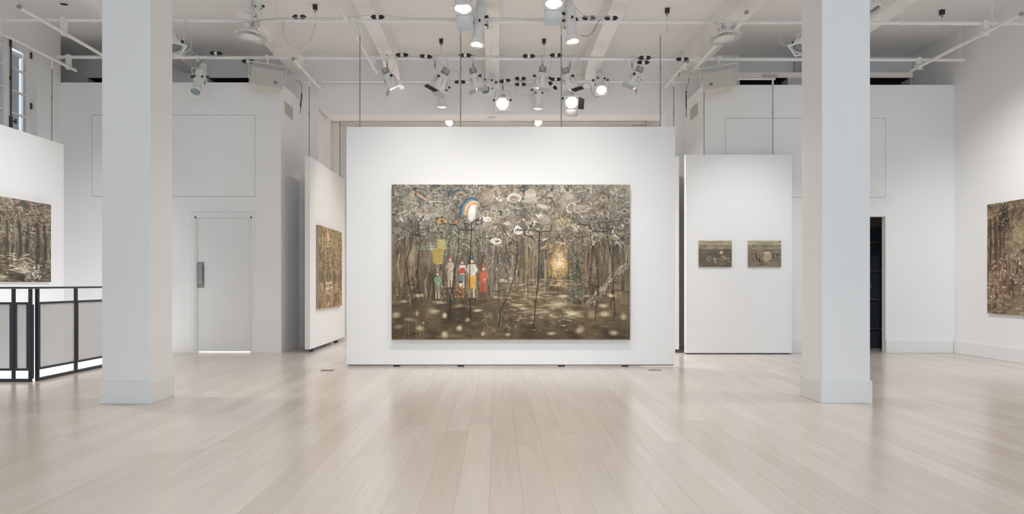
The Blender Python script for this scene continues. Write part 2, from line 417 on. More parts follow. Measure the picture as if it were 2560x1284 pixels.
for a, b_ in zip(edges[:-1], edges[1:]):
    bx(W - .030, W - .025, 10.29, 10.655, b_ + .011, a - .011).build('pane', M_GLASS, win)
    bx(W - .030, W - .025, 9.62, 10.165, b_ + .011, a - .011).build('pane', M_GLASS, win)
for py0, py1 in ((132, 147), (258, 273)):
    bx(W + .001, W + .022, 10.735, 10.755, ZZ(py1, 10.76), ZZ(py0, 10.76)).build('hinge', M_BRONZE, win)
yb = 10.275
MB().tube([(W + .028, yb, 4.58), (W + .028, yb, 3.36)], .010).box(W + .012, W + .034, yb - .014, yb + .014, 4.50, 4.62).box(W + .012, W + .034, yb - .014, yb + .014, 4.02, 4.07).build('cremone_rod', M_BRONZE, win)
hk = MB(); hk.box(W + .012, W + .04, yb - .02, yb + .02, ZZ(318, yb), ZZ(290, yb)).tube([(W + .03, yb, ZZ(303, yb)), (W + .09, yb + .01, ZZ(303, yb))], .012).tube([(W + .09, yb + .01, ZZ(297, yb)), (W + .09, yb + .01, ZZ(309, yb))], .016)
hk.build('cremone_handle', M_BRONZE, win)
sh = tag(bx(W - .16, W - .155, WY0 + .02, 10.72, WZ0, 4.50).build('roller_shade_fabric', M_SHADE, win))
MB().tube([(W - .14, WY0 + .02, 4.50), (W - .14, 10.73, 4.50)], .035, 14).build('roller_tube', M_TRIM, win, smooth=True)

# ------------------------------------------------------------------ columns
for (pa, pb, yf, lab) in ((249, 378, 6.53, 'square white column with low plinth beside the dark steel railing'),
                          (2053, 2181, 6.575, 'square white column with low plinth in front of the dark doorway')):
    x0, x1 = XX(pa, yf), XX(pb, yf); d = x1 - x0
    r = thing('column', lab, 'column', ((x0 + x1) / 2, yf + d / 2, 0), 'pair of square white columns')
    bx(x0, x1, yf, yf + d, 0, .205).build('plinth', M_TRIM, r, bevel=.004)
    i = .014
    bx(x0 + i, x1 - i, yf + i, yf + d - i, .205, ZJ + (.0 if True else 0)).build('shaft', M_WALL, r, bevel=.003)

# ------------------------------------------------------------------ railing round the stairwell
rl = thing('stair_railing', 'dark steel railing with grey mesh infill around the stairwell', 'railing', (XSTW, YSTW - .03, 0))
RY = YSTW - .03; RXs = XSTW + .03; RT = 1.062
MB().box(XL + .02, RXs + .03, RY - .025, RY + .025, RT - .022, RT).build('top_rail', M_DARKSTEEL, rl, bevel=.002)
MB().box(RXs - .025, RXs + .025, RY + .026, YL - .02, RT - .022, RT).build('top_rail', M_DARKSTEEL, rl, bevel=.002)
posts = [XX(34, RY), XX(76, RY)] + [XX(34, RY) - .95]
for px_ in posts:
    bx(px_ - .014, px_ + .014, RY - .016, RY + .016, .0, RT - .023).build('post', M_DARKSTEEL, rl)
ys = [RY + .07]
yv = -RXs * F / (CX - 189.5)
ys += [yv, yv + (yv - ys[0]) * .98, yv + 2 * (yv - ys[0]) * .98]
for y in ys:
    if y < YL: bx(RXs - .018, RXs + .018, y - .013, y + .013, 0, RT - .023).build('post', M_DARKSTEEL, rl)
def infill_x(x0, x1):
    m = MB(); w = .022
    m.box(x0, x1, RY - .012, RY + .012, .865, .89).box(x0, x1, RY - .012, RY + .012, .125, .15)
    m.box(x0, x0 + w, RY - .012, RY + .012, .15, .865).box(x1 - w, x1, RY - .012, RY + .012, .15, .865)
    fr = m.build('infill_frame', M_DARKSTEEL, rl)
    bx(x0 + w, x1 - w, RY - .002, RY + .002, .15, .865).build('mesh_infill', M_PANE, fr)
    bx(x0, x1, RY - .016, RY + .016, .0, .035).build('floor_rail', M_DARKSTEEL, rl)
def infill_y(y0, y1):
    m = MB(); w = .022
    m.box(RXs - .012, RXs + .012, y0, y1, .865, .89).box(RXs - .012, RXs + .012, y0, y1, .125, .15)
    m.box(RXs - .012, RXs + .012, y0, y0 + w, .15, .865).box(RXs - .012, RXs + .012, y1 - w, y1, .15, .865)
    fr = m.build('infill_frame', M_DARKSTEEL, rl)
    bx(RXs - .002, RXs + .002, y0 + w, y1 - w, .15, .865).build('mesh_infill', M_PANE, fr)
    bx(RXs - .016, RXs + .016, y0, y1, .0, .035).build('floor_rail', M_DARKSTEEL, rl)
infill_x(posts[0] + .016, posts[1] - .016); infill_x(posts[2] + .016, posts[0] - .016)
bx(XL + .02, posts[2] - .016, RY - .016, RY + .016, 0, .035).build('floor_rail', M_DARKSTEEL, rl)
bx(posts[1] + .034, RXs - .02, RY - .012, RY + .012, .036, .864).build('corner_plate', M_DARKSTEEL, rl)
bx(posts[1] + .016, RXs - .02, RY - .012, RY + .012, .865, .89).build('corner_link', M_DARKSTEEL, rl)
bx(posts[1] + .016, RXs - .02, RY - .012, RY + .012, .0, .035).build('corner_link', M_DARKSTEEL, rl)
for a, b_ in zip(ys[:-1], ys[1:]):
    infill_y(a + .015, min(b_, YL - .03) - .015)

# ------------------------------------------------------------------ hung partition panels
def rod(m, x, y, z0, z1, r=.0075): m.tube([(x, y, z0), (x, y, z1)], r, 8)
ZP1 = 4.54
def panel(lab, x0, x1, y0, y1, z0, z1, rods, feet, zr, foot_axis='x', fh=None):
    p = thing('partition_panel', lab, 'partition', ((x0 + x1) / 2, (y0 + y1) / 2, z0))
    bx(x0, x1, y0, y1, z0, z1).build('panel_board', M_PANEL, p, bevel=.003)
    if feet is not None:
        if foot_axis == 'x': bx(x0 + .015, x1 - .02, y0 + .012, y1 - .012, z0 - .012, z0 - .0005).build('base_plate', M_DARKSTEEL, p)
        else: bx(x0 + .012, x1 - .012, y0 + .012, y1 - .012, z0 - .012, z0 - .0005).build('base_plate', M_DARKSTEEL, p)
        for fx, fy in feet:
            bx(fx - .043, fx + .043, fy - .03, fy + .03, .001, z0 - .0125).build('foot', M_DARKSTEEL, p) if foot_axis == 'x' else bx(fx - .03, fx + .03, fy - .043, fy + .043, .001, z0 - .0125).build('foot', M_DARKSTEEL, p)
    for rx, ry in rods:
        m = MB(); rod(m, rx, ry, z1, zr - .1)
        o = m.build('hanging_rod', M_ROD, p, smooth=True)
        m = MB(); m.tube([(rx, ry, zr - .16), (rx, ry, zr + .0)], .014, 10); MB().tube([(rx, ry, zr - .62), (rx, ry, zr - .56)], .010, 10).build('rod_joint', M_ROD, o, smooth=True)
        m.build('rod_coupler', M_PIPE, o, smooth=True)
    return p
YC = 9.44
pc = panel('wide white hanging panel carrying the large forest painting', XX(866, YC), XX(1688, YC), YC, YC + .10, ZZ(911, YC), ZZ(316.5, YC),
      [(XX(898, YC), YC + .05), (XX(1151, YC), YC + .05), (XX(1404, YC), YC + .05), (XX(1653, YC), YC + .05)],
      [(XX(p_, YC), YC + .045) for p_ in (991, 1151.5, 1404.5, 1564)], ZP1)
PAX = -6.50
pa = panel('white hanging panel behind the railing below the casement window', PAX - .085, PAX, 6.6, 10.74, -.55, 3.18, [(PAX - .0425, 10.52), (PAX - .0425, 7.4)], None, 4.41)
PBX = -2.967
pb = panel('white hanging panel turned edge on, left of the wide panel, with a woodland painting', PBX - .083, PBX, 11.35, 13.94, .054, 3.116, [(PBX - .0415, 11.46), (PBX - .0415, 13.70)],
      [(PBX - .04, 11.62), (PBX - .04, 13.35)], 4.41, 'y')
pcr = panel('narrow white hanging panel edge half hidden behind the wide panel near the right corner room', 2.80, 2.885, 11.35, 13.9, .054, 3.116, [(2.815, 11.42), (2.84, 13.7)], [(2.845, 11.62), (2.845, 13.35)], 4.41, 'y')
YDp = 11.14
pd = panel('white hanging panel holding two small landscape paintings', XX(1714, YDp), XX(1980, YDp), YDp, YDp + .085, .018, ZZ(386, YDp), [(XX(1760, YDp + .04), YDp + .04), (XX(1932, YDp + .04), YDp + .04)], [(XX(1760, YDp), YDp + .04), (XX(1932, YDp), YDp + .04)], 4.36)

# ------------------------------------------------------------------ paintings (pigment laid on a fine mesh, stroke by stroke)
class Canvas:
    def __init__(s, w, h, bg): s.w, s.h = w, h; s.a = np.zeros((h, w, 3)); s.a[:] = np.array(bg) / 255.0
    def _win(s, x0, x1, y0, y1):
        X0, X1, Y0, Y1 = max(0, int(x0)), min(s.w, int(x1) + 2), max(0, int(y0)), min(s.h, int(y1) + 2)
        if X0 >= X1 or Y0 >= Y1: return None
        yy, xx = np.mgrid[Y0:Y1, X0:X1]
        return slice(Y0, Y1), slice(X0, X1), xx.astype(float), yy.astype(float)
    def put(s, w, al, c):
        sl = s.a[w[0], w[1]]; al = al[..., None]
        s.a[w[0], w[1]] = sl * (1 - al) + np.array(c) / 255.0 * al
    def dab(s, x, y, rx, ry, c, al=1., ang=0., soft=.35):
        R = max(rx, ry) + 1; w = s._win(x - R, x + R, y - R, y + R)
        if w is None: return
        ca, sa = math.cos(ang), math.sin(ang); dx, dy = w[2] - x, w[3] - y
        d = np.sqrt(((dx * ca + dy * sa) / max(rx, .3)) ** 2 + ((-dx * sa + dy * ca) / max(ry, .3)) ** 2)
        s.put(w, np.clip((1 - d) / soft + .0, 0, 1) * al, c)
    def line(s, pts, wd, c, al=1., soft=.8):
        for (xa, ya), (xb, yb) in zip(pts[:-1], pts[1:]):
            w = s._win(min(xa, xb) - wd - 1, max(xa, xb) + wd + 1, min(ya, yb) - wd - 1, max(ya, yb) + wd + 1)
            if w is None: continue
            dx, dy = xb - xa, yb - ya; L2 = dx * dx + dy * dy + 1e-6
            t = np.clip(((w[2] - xa) * dx + (w[3] - ya) * dy) / L2, 0, 1)
            d = np.hypot(w[2] - xa - t * dx, w[3] - ya - t * dy)
            s.put(w, np.clip((wd / 2 + soft / 2 - d) / soft, 0, 1) * al, c)
    def arc(s, x, y, rx, ry, a0, a1, wd, c, al=1., ang=0., n=14):
        ca, sa = math.cos(ang), math.sin(ang); p = []
        for k in range(n + 1):
            t = math.radians(a0 + (a1 - a0) * k / n); u, v = rx * math.cos(t), ry * math.sin(t)
            p.append((x + u * ca - v * sa, y + u * sa + v * ca))
        s.line(p, wd, c, al)
    def fill(s, x0, x1, y0, y1, fn):
        w = s._win(x0, x1 - 2, y0, y1 - 2)
        col, al = fn(w[2], w[3]); sl = s.a[w[0], w[1]]
        s.a[w[0], w[1]] = sl * (1 - al[..., None]) + col / 255.0 * al[..., None]
    def poly(s, pts, c, al=1.):
        xs = [p[0] for p in pts]; yy_ = [p[1] for p in pts]
        w = s._win(min(xs), max(xs), min(yy_), max(yy_))
        if w is None: return
        ins = np.zeros(w[2].shape, bool); j = len(pts) - 1
        for i in range(len(pts)):
            xi, yi = pts[i]; xj, yj = pts[j]
            cnd = ((yi > w[3]) != (yj > w[3])) & (w[2] < (xj - xi) * (w[3] - yi) / (yj - yi + 1e-9) + xi)
            ins ^= cnd; j = i
        s.put(w, ins * al, c)

def pick(p): return np.array(p[RNG.integers(len(p))], float) + RNG.normal(0, 8) + RNG.normal(0, 2, 3)
U = lambda a, b: float(RNG.uniform(a, b))

def smooth_noise(h, w, cells_y, cells_x):
    g = RNG.random((cells_y + 2, cells_x + 2))
    yy = np.linspace(0, cells_y, h); xx = np.linspace(0, cells_x, w)
    y0 = yy.astype(int); x0 = xx.astype(int); fy = (yy - y0)[:, None]; fx = (xx - x0)[None]
    fy = fy * fy * (3 - 2 * fy); fx = fx * fx * (3 - 2 * fx)
    return (g[y0][:, x0] * (1 - fy) * (1 - fx) + g[y0 + 1][:, x0] * fy * (1 - fx) + g[y0][:, x0 + 1] * (1 - fy) * fx + g[y0 + 1][:, x0 + 1] * fy * fx)

def curl(C, x, y, ln, wd, c, al):
    a = U(0, 6.28); b = U(-.5, .5); p = [(x, y)]
    for k in range(6):
        a += b; x += math.cos(a) * ln / 6; y += math.sin(a) * ln / 6; p.append((x, y))
    C.line(p, wd, c, al)

def finish(C, n, con=1.22, lift=.045):
    """small broken touches over everything, then the tonal range of the finished picture"""
    for k in range(n):
        x, y = U(0, C.w - 1), U(0, C.h - 1)
        C.dab(x, y, U(.7, 2.6), U(.6, 1.5), C.a[int(y), int(x)] * 255 * U(.72, 1.32), .6, U(0, 3))
    return np.clip((C.a - .38) * con + .38 + lift, .05, .95)

def painting_main():
    S = 1 / 3.0                      # measured on a view three times this canvas
    W_, H_ = 594, 386
    C = Canvas(W_, H_, (96, 88, 76))
    q = lambda x, y: ((x - 57) * S, (y - 63) * S)
    # ground tones
    top = np.array((132, 124, 110.)); mid = np.array((104, 95, 82.)); low = np.array((96, 84, 67.)); bot = np.array((80, 69, 54.))
    v = np.linspace(0, 1, H_)[:, None]
    g = np.where(v < .35, top + (mid - top) * v / .35, np.where(v < .7, mid + (low - mid) * (v - .35) / .35, low + (bot - low) * (v - .7) / .3))
    C.a[:] = g[:, None, :] / 255
    n = smooth_noise(H_, W_, 7, 12) - .5; n2 = smooth_noise(H_, W_, 24, 40) - .5
    C.a *= (1 + .45 * n + .25 * n2)[..., None]
    # forest trunks
    trunks = [(60, 58, 52), (78, 70, 58), (104, 96, 84), (132, 120, 102), (84, 86, 82), (150, 140, 122), (52, 46, 40), (112, 92, 72)]
    for k in range(900):
        x, y = U(0, W_), U(110, 265); l = U(10, 46)
        C.line([(x, y), (x + U(-3, 3), y + l / 2), (x + U(-5, 5), y + l)], U(.8, 3.6), pick(trunks), U(.35, .85))
    for (x, y0, y1, w_, c) in ((30, 130, 300, 9, (72, 66, 58)), (118, 140, 260, 8, (70, 64, 54)), (250, 110, 250, 10, (90, 86, 78)), (328, 120, 250, 12, (80, 70, 58)), (376, 150, 250, 9, (66, 68, 66)),
                               (455, 170, 285, 15, (70, 74, 68)), (500, 150, 270, 10, (62, 56, 48)), (540, 140, 255, 9, (80, 72, 62)), (575, 130, 260, 8, (60, 55, 48)), (300, 150, 250, 7, (116, 104, 90)), (350, 140, 240, 6, (134, 118, 98))):
        C.line([(x, y0), (x + U(-4, 4), (y0 + y1) / 2), (x, y1)], w_, c, .7, 4)
        for k in range(14): C.line([(x + U(-w_, w_) / 2, U(y0, y1 - 20))] * 2 + [(x + U(-w_, w_) / 2, U(y0 + 20, y1))], U(.7, 1.5), pick(trunks), .5)
    for k in range(190):           # broad warm bark tones
        x = U(0, W_); l = U(30, 90); y = U(120, 220)
        tone = [(140, 120, 92), (122, 102, 78), (156, 138, 110), (110, 96, 74), (92, 84, 70)] if x > 300 or x < 90 else [(112, 104, 90), (90, 84, 74), (132, 122, 104)]
        C.line([(x, y), (x + U(-4, 4), y + l * .5), (x + U(-6, 6), y + l)], U(2, 6.5), pick(tone), U(.25, .5), 2.5)
    # tangled canopy: broad masses first, then brushwork
    can = [(156, 148, 134), (112, 104, 92), (84, 78, 70), (182, 174, 160), (98, 102, 98), (130, 116, 98), (60, 56, 50), (138, 133, 124), (118, 120, 108), (160, 144, 122), (80, 86, 92)]
    for k in range(420):
        y = U(0, 1) ** 1.3 * 140; x = U(0, W_)
        cc = [(150, 142, 128), (128, 120, 108), (104, 96, 86), (172, 164, 150), (84, 78, 70), (140, 126, 106)] if x > 190 else [(104, 102, 92), (86, 86, 78), (128, 124, 112), (70, 68, 64)]
        C.dab(x, y, U(5, 17), U(3, 9), pick(cc), U(.35, .75), U(-.8, .8), .7)
    for k in range(1500):
        y = U(0, 1) ** 1.4 * 150; curl(C, U(-5, W_ + 5), y, U(6, 26), U(.9, 3.8), pick(can), U(.3, .8))
    for k in range(90):
        x = U(200, 594); y = U(4, 110); r_ = U(4, 14)
        for w_ in (3.4, 1.6): C.arc(x, y, r_, r_ * .65, U(0, 360), U(380, 600), w_, pick(can), U(.35, .7), U(-1, 1))
    for k in range(900):
        C.dab(U(0, W_), U(0, 1) ** 1.3 * 165, U(.8, 2.4), U(.7, 1.6), pick([(196, 188, 174), (60, 56, 50), (172, 164, 150), (88, 84, 76), (150, 120, 96)]), .6, U(0, 3))
    for k in range(380):
        x, y = U(0, 180), U(0, 130); C.dab(x, y, U(1, 4), U(.8, 2.5), pick([(96, 104, 92), (70, 78, 72), (128, 130, 118), (58, 62, 66), (150, 152, 142)]), .6, U(0, 3))
    # pale winged sweep with rainbow ends, upper left
    for k in range(46):
        t = k / 46; x0, y0 = q(150 + 90 * t, 170 + 120 * t); x1, y1 = q(430 + 70 * U(0, 1), 210 + 80 * U(-.4, .6) + 60 * t)
        C.line([(x0, y0), ((x0 + x1) / 2, (y0 + y1) / 2 + U(4, 14)), (x1, y1)], U(1, 2.6), pick([(164, 158, 145), (184, 178, 166), (140, 134, 122), (118, 112, 102)]), .36)
    for (x0, y0, x1, y1, c) in ((230, 120, 350, 185, (190, 120, 90)), (245, 135, 350, 200, (200, 186, 150)), (340, 190, 440, 190, (200, 196, 186)), (220, 235, 320, 260, (196, 128, 96)), (240, 250, 330, 275, (120, 130, 140)), (400, 230, 470, 255, (186, 150, 120)), (210, 200, 300, 240, (150, 148, 140))):
        C.line([q(x0, y0), q(x1, y1)], 2.4, c, .75)
    # rainbow arch
    for i, c in enumerate(((64, 74, 92), (82, 110, 128), (120, 140, 138), (196, 180, 140), (206, 140, 96), (180, 92, 72), (212, 206, 196))):
        C.arc(*q(655 + i * 3, 285), (88 - i * 9) * S, (122 - i * 9) * S, 178, 300, 3.2, c, .85)
    C.dab(*q(655, 275), 12, 26, (196, 200, 190), .85, .15); C.dab(*q(660, 245), 6, 14, (214, 214, 204), .8)
    for i, c in enumerate(((66, 78, 104), (96, 116, 128), (190, 150, 120))):
        C.arc(*q(570, 190), (66 - i * 9) * S, (90 - i * 10) * S, 200, 310, 2.4, c, .7)
    for k in range(160): curl(C, *q(U(110, 520), U(90, 330)), U(6, 20), U(1, 2.6), pick(can), U(.3, .6))
    # pale machine-like rings and drums, top right
    for (x, y, rx, ry, c) in ((970, 165, 50, 32, (176, 170, 156)), (1185, 225, 66, 34, (184, 178, 164)), (1095, 140, 52, 46, (160, 152, 140)), (1380, 155, 52, 40, (170, 164, 152)), (780, 150, 60, 60, (156, 140, 120)), (1640, 165, 30, 26, (120, 114, 104)), (1470, 240, 60, 26, (150, 142, 130)), (1210, 330, 60, 40, (150, 140, 124)), (1180, 300, 40, 26, (168, 160, 148))):
        C.dab(*q(x, y), rx * S, ry * S, c, .75, U(-.3, .3), .5)
        for k in range(5): C.arc(*q(x + U(-6, 6), y + U(-6, 6)), rx * S * U(.5, 1), ry * S * U(.5, 1), U(0, 360), U(400, 620), U(1, 2.6), pick([(190, 182, 168), (92, 86, 78), (150, 142, 130), (128, 110, 96)]), .55, U(-.4, .4))
    C.arc(*q(970, 165), 16, 10, 150, 400, 5, (186, 180, 166), .9); C.dab(*q(970, 160), 8, 3.2, (120, 70, 62), .7)
    C.poly([q(1055, 110), q(1130, 105), q(1135, 190), q(1045, 195)], (172, 164, 152), .7)
    for k, c in enumerate(((150, 96, 86), (196, 190, 178), (130, 124, 116))): C.line([q(1050, 120 + 24 * k), q(1132, 116 + 24 * k)], 1.6, c, .7)
    for k in range(7): C.dab(*q(1690 + 14 * k, 110 - 5 * k + 6 * (k % 2)), 1.8, 12 - k * .6, (168, 160, 146), .7, -.5 + .12 * k)
    for k in range(46):            # yellow-grey hanging clusters
        C.dab(*q(U(1290, 1400), U(290, 390)), 1.8, 5.2, pick([(158, 146, 104), (136, 124, 90), (112, 104, 84), (182, 170, 124)]), .8, U(-.3, .3))
    # white splashes
    for (x, y, n_, r) in ((770, 325, 16, 30), (740, 320, 10, 30), (1000, 405, 26, 48), (835, 485, 12, 36), (1160, 290, 12, 26), (290, 315, 16, 50), (935, 770, 14, 30), (880, 780, 10, 18), (1300, 660, 10, 20), (860, 170, 12, 30), (150, 315, 8, 30)):
        for k in range(n_):
            a = U(0, 6.28); rr = U(.2, 1) * r
            C.dab(*q(x + math.cos(a) * rr, y + math.sin(a) * rr * .8), U(1.2, 3.4), U(.9, 2.2), pick([(226, 222, 212), (206, 202, 192), (190, 186, 178)]), .85, U(0, 3))
    C.arc(*q(835, 483), 13, 5.5, 0, 360, 3.2, (204, 200, 190), .75); C.arc(*q(1000, 405), 10, 8, 20, 330, 3.0, (206, 202, 192), .75); C.arc(*q(770, 322), 9, 5, 160, 400, 2.6, (206, 202, 192), .75)
    for k in range(230):           # falling light flecks between the trunks
        x, y = q(U(690, 1010), U(300, 760)); C.line([(x, y), (x, y + U(1, 6))], U(.8, 1.8), pick([(206, 204, 198), (180, 178, 174), (150, 148, 146)]), .65)
    # green hedge and foliage, left middle
    for k in range(560):
        x, y = q(U(390, 690), U(370, 600)); C.dab(x, y, U(1, 3.2), U(.8, 2), pick([(126, 132, 110), (98, 106, 88), (150, 154, 134), (76, 82, 68)]), .75, U(0, 3))
    C.dab(*q(200, 590), 17, 30, (162, 148, 118), .7, .2, .9); C.dab(*q(150, 660), 12, 30, (90, 82, 68), .6, .2, .9)
    C.line([q(250, 528), q(400, 520)], 3, (110, 138, 124), .8); C.line([q(255, 545), q(390, 540)], 2.4, (134, 156, 138), .7); C.poly([q(400, 470), q(455, 470), q(460, 545), q(395, 540)], (168, 156, 100), .8)
    C.arc(*q(425, 335), 9, 5, 0, 320, 2.6, (200, 140, 70), .85); C.line([q(520, 350), q(545, 330), q(540, 370)], 2.4, (186, 118, 68), .8)
    # lit clearing: a pointed arch of light broken into dabs
    for k in range(760):
        a_ = U(0, 6.28); e = math.sqrt(U(0, 1)); x = 1303 + 88 * e * math.cos(a_) * (.75 + .25 * math.sin(a_)); y = 640 + 130 * e * math.sin(a_)
        base_ = np.array((200, 178, 136.)) * (1 - e * e) + np.array((122, 100, 70.)) * e * e
        C.dab(*q(x, y), U(1.2, 4.6), U(1.5, 5), base_ + RNG.normal(0, 14), .40, U(-.3, .3), .7)
    for k in range(60): C.dab(*q(1305 + U(-40, 44), 648 + U(-34, 40)), U(1, 3.6), U(.8, 2.2), pick([(206, 196, 180), (190, 182, 168), (180, 166, 160), (214, 206, 190)]), .65, U(-.4, .4))
    for k in range(110): C.dab(*q(1320 + U(-90, 70), 690 + U(-70, 50)), U(.8, 2.4), U(.8, 2.2), pick([(212, 160, 74), (190, 136, 66), (220, 184, 108), (170, 120, 66)]), .7)
    for k in range(60): C.dab(*q(1303 + U(-70, 70), 530 + U(-30, 40)), U(1, 3), U(2, 6), pick([(150, 128, 92), (110, 96, 72), (176, 152, 108)]), .6, U(-.3, .3))
    for k in range(34): C.dab(*q(1232 + 5 * k, 738 + U(-12, 10)), 1.3, 2.8, pick([(84, 96, 80), (180, 150, 88), (116, 112, 80)]), .8)
    C.line([q(1245, 660), q(1250, 790)], 3, (84, 86, 70), .8); C.line([q(1378, 620), q(1375, 820)], 2.6, (70, 70, 58), .8)
    for k in range(26): C.dab(*q(1300 + U(-60, 70), 790 + U(-20, 30)), U(5, 14), U(1, 2.4), (190, 160, 122), .5, 0, .7)
    # forest floor
    for k in range(420):
        y = U(0, 1); yy = 236 + 148 * y; C.dab(U(0, W_), yy, U(4, 22), U(1, 3.4), pick([(60, 52, 42), (78, 68, 54), (96, 84, 66), (48, 42, 35), (112, 98, 76)]), U(.3, .7), U(-.1, .1), .8)
    for k in range(260):
        C.dab(*q(U(900, 1480), U(770, 1060)), U(5, 18), U(1, 2.6), pick([(150, 134, 106), (174, 158, 126), (128, 112, 88), (190, 176, 146)]), .55, U(-.08, .08), .8)
    for k in range(90):
        C.dab(*q(U(960, 1400), U(980, 1150)), U(2, 7), U(.7, 1.4), pick([(176, 172, 164), (52, 54, 60), (140, 130, 112), (66, 62, 60), (202, 198, 190)]), .7, U(-.1, .1), .5)
    for k in range(60):
        C.dab(U(0, W_), 300 + 84 * U(0, 1), U(10, 34), U(3, 8), pick([(56, 49, 40), (66, 57, 46), (100, 89, 70), (120, 108, 84)]), U(.25, .55), U(-.08, .08), .9)
    for (x, y, rx, ry) in ((85, 1035, 34, 30), (110, 1115, 40, 20), (190, 1065, 46, 14), (245, 1025, 16, 26), (265, 1135, 46, 24), (370, 1005, 60, 22), (450, 1030, 20, 26), (620, 1070, 24, 22), (560, 1135, 38, 32), (455, 1180, 28, 34), (290, 1092, 14, 10), (735, 1170, 18, 18), (1460, 1140, 34, 36), (1550, 1030, 42, 40), (1640, 1030, 52, 30),
                           (1715, 1165, 38, 24), (1400, 1020, 80, 26), (1300, 950, 80, 26), (260, 890, 44, 16), (560, 965, 40, 14), (1330, 890, 60, 16), (1640, 960, 50, 18), (1120, 900, 40, 12), (1790, 1050, 30, 28), (1000, 960, 60, 12), (420, 940, 80, 12), (840, 900, 36, 10), (1200, 1010, 70, 12), (150, 930, 40, 14), (700, 1000, 40, 12), (1500, 890, 40, 14), (1700, 890, 40, 14), (930, 1180, 26, 14), (1250, 1170, 40, 12)):
        c0 = pick([(186, 174, 144), (166, 154, 126), (196, 186, 158)])
        for k in range(4): C.dab(*q(x + U(-.4, .4) * rx, y + U(-.4, .4) * ry), rx * S * U(.6, 1.3), ry * S * U(.6, 1.3), c0 + RNG.normal(0, 8), .43, U(-.15, .15), .95)
    for x in (155, 180, 240, 262, 268, 290, 1535): C.line([q(x, 1080 if x < 1000 else 1170), q(x, 1210)], .9, (150, 138, 112), .6)
    # wicker basket, straw bundles, leaning trunk
    C.poly([q(358, 545), q(448, 545), q(440, 640), q(400, 662), q(366, 640)], (150, 130, 78), .95)
    for k in range(9): C.line([q(360, 552 + 11 * k), q(446, 548 + 11 * k)], .8, (96, 80, 46), .8)
    for k in range(10): C.line([q(362 + 9 * k, 546), q(368 + 7.6 * k, 655)], .7, (190, 170, 112), .7)
    for (x, y, a) in ((770, 1030, 140), (890, 1030, 100), (785, 1120, 240), (900, 1090, 60)):
        for k in range(40): C.line([q(x + U(-46, 46), y + U(-20, 20)), q(x + U(-50, 50), y + U(10, 60))], .8, pick([(150, 138, 112), (112, 100, 80), (70, 62, 50)]), .7)
    for k in range(150):
        t = U(0, 1); x, y = 1815 - 280 * t, 650 + 290 * t; C.line([q(x + U(-26, 26), y + U(-26, 26)), q(x + U(-60, 10), y + U(0, 60))], U(.8, 2), pick([(150, 140, 122), (180, 172, 154), (98, 88, 74), (60, 54, 46)]), .7)
    for k in range(170):           # mossy column of the right-hand tree
        C.dab(*q(U(1400, 1500), U(570, 900)), U(1, 2.8), U(1.4, 4), pick([(92, 98, 90), (70, 76, 70), (118, 122, 112), (52, 54, 50)]), .7, U(-.4, .4))
    # group of five children and one crouching, in bright clothes
    def kid(x, y, h, hat, shirt, trousers, skin=(202, 172, 146), legs=(176, 160, 136)):
        hat, shirt, trousers = [tuple(.8 * v_ + .2 * m_ for v_, m_ in zip(c_, (112, 102, 90))) for c_ in (hat, shirt, trousers)]
        u = h / 10.0; sh = lambda c_, f: tuple(min(255, v_ * f) for v_ in c_)
        C.dab(*q(x, y + u * 9.9), u * 2.2 * S, u * .3 * S, (60, 52, 42), .6, 0, .9)
        for s_ in (-.42, .42):
            C.line([q(x + s_ * u, y + u * 7.0), q(x + s_ * u * 1.2, y + u * 9.5)], u * .5 * S, legs, .9); C.dab(*q(x + s_ * u * 1.5, y + u * 9.75), u * .5 * S, u * .25 * S, (74, 56, 46), .9)
            C.poly([q(x + s_ * u - u * .46, y + u * 4.7), q(x + s_ * u + u * .46, y + u * 4.7), q(x + s_ * u + u * .42, y + u * 7.3), q(x + s_ * u - u * .42, y + u * 7.3)], sh(trousers, 1 - .12 * (s_ < 0)), .92)
        C.poly([q(x - u * .72, y + u * 1.75), q(x + u * .72, y + u * 1.75), q(x + u * .82, y + u * 3.2), q(x + u * .74, y + u * 4.9), q(x - u * .74, y + u * 4.9), q(x - u * .82, y + u * 3.2)], shirt, .93)
        for s_ in (-1, 1):
            C.line([q(x + s_ * u * .75, y + u * 2.0), q(x + s_ * u * 1.05, y + u * 3.2), q(x + s_ * u * .55, y + u * 4.0)], u * .45 * S, sh(shirt, .9 if s_ < 0 else 1.05), .93)
        C.dab(*q(x + u * .3, y + u * 4.0), u * .3 * S, u * .26 * S, skin, .9)
        C.dab(*q(x, y + u * 1.0), u * .46 * S, u * .62 * S, skin, 1, 0, .4)
        C.dab(*q(x - u * .2, y + u * 1.15), u * .2 * S, u * .4 * S, sh(skin, .78), .6)
        C.dab(*q(x, y + u * .38), u * .62 * S, u * .34 * S, hat, 1, -.15, .4); C.dab(*q(x, y + u * .6), u * .8 * S, u * .14 * S, sh(hat, .75), .9)
        for k in range(14): C.dab(*q(x + U(-.7, .7) * u, y + U(1.9, 7) * u), U(.6, 1.3), U(.8, 2), sh(shirt, U(.6, 1.15)) if k % 2 else (90, 78, 64), .4, U(-.5, .5))
    kid(494, 598, 240, (184, 88, 86), (172, 154, 134), (184, 172, 150))
    kid(583, 622, 220, (110, 96, 84), (200, 194, 180), (112, 136, 138))
    C.poly([q(563, 682), q(604, 682), q(602, 726), q(565, 726)], (158, 60, 50), .9)
    kid(655, 600, 320, (50, 84, 114), (198, 190, 174), (198, 148, 66))
    C.poly([q(628, 742), q(688, 742), q(682, 850), q(662, 800), q(644, 855)], (184, 140, 72), .9)
    kid(742, 662, 275, (186, 64, 52), (182, 92, 66), (166, 80, 60), legs=(92, 70, 64))
    kid(398, 710, 212, (168, 98, 98), (112, 140, 122), (124, 126, 104))
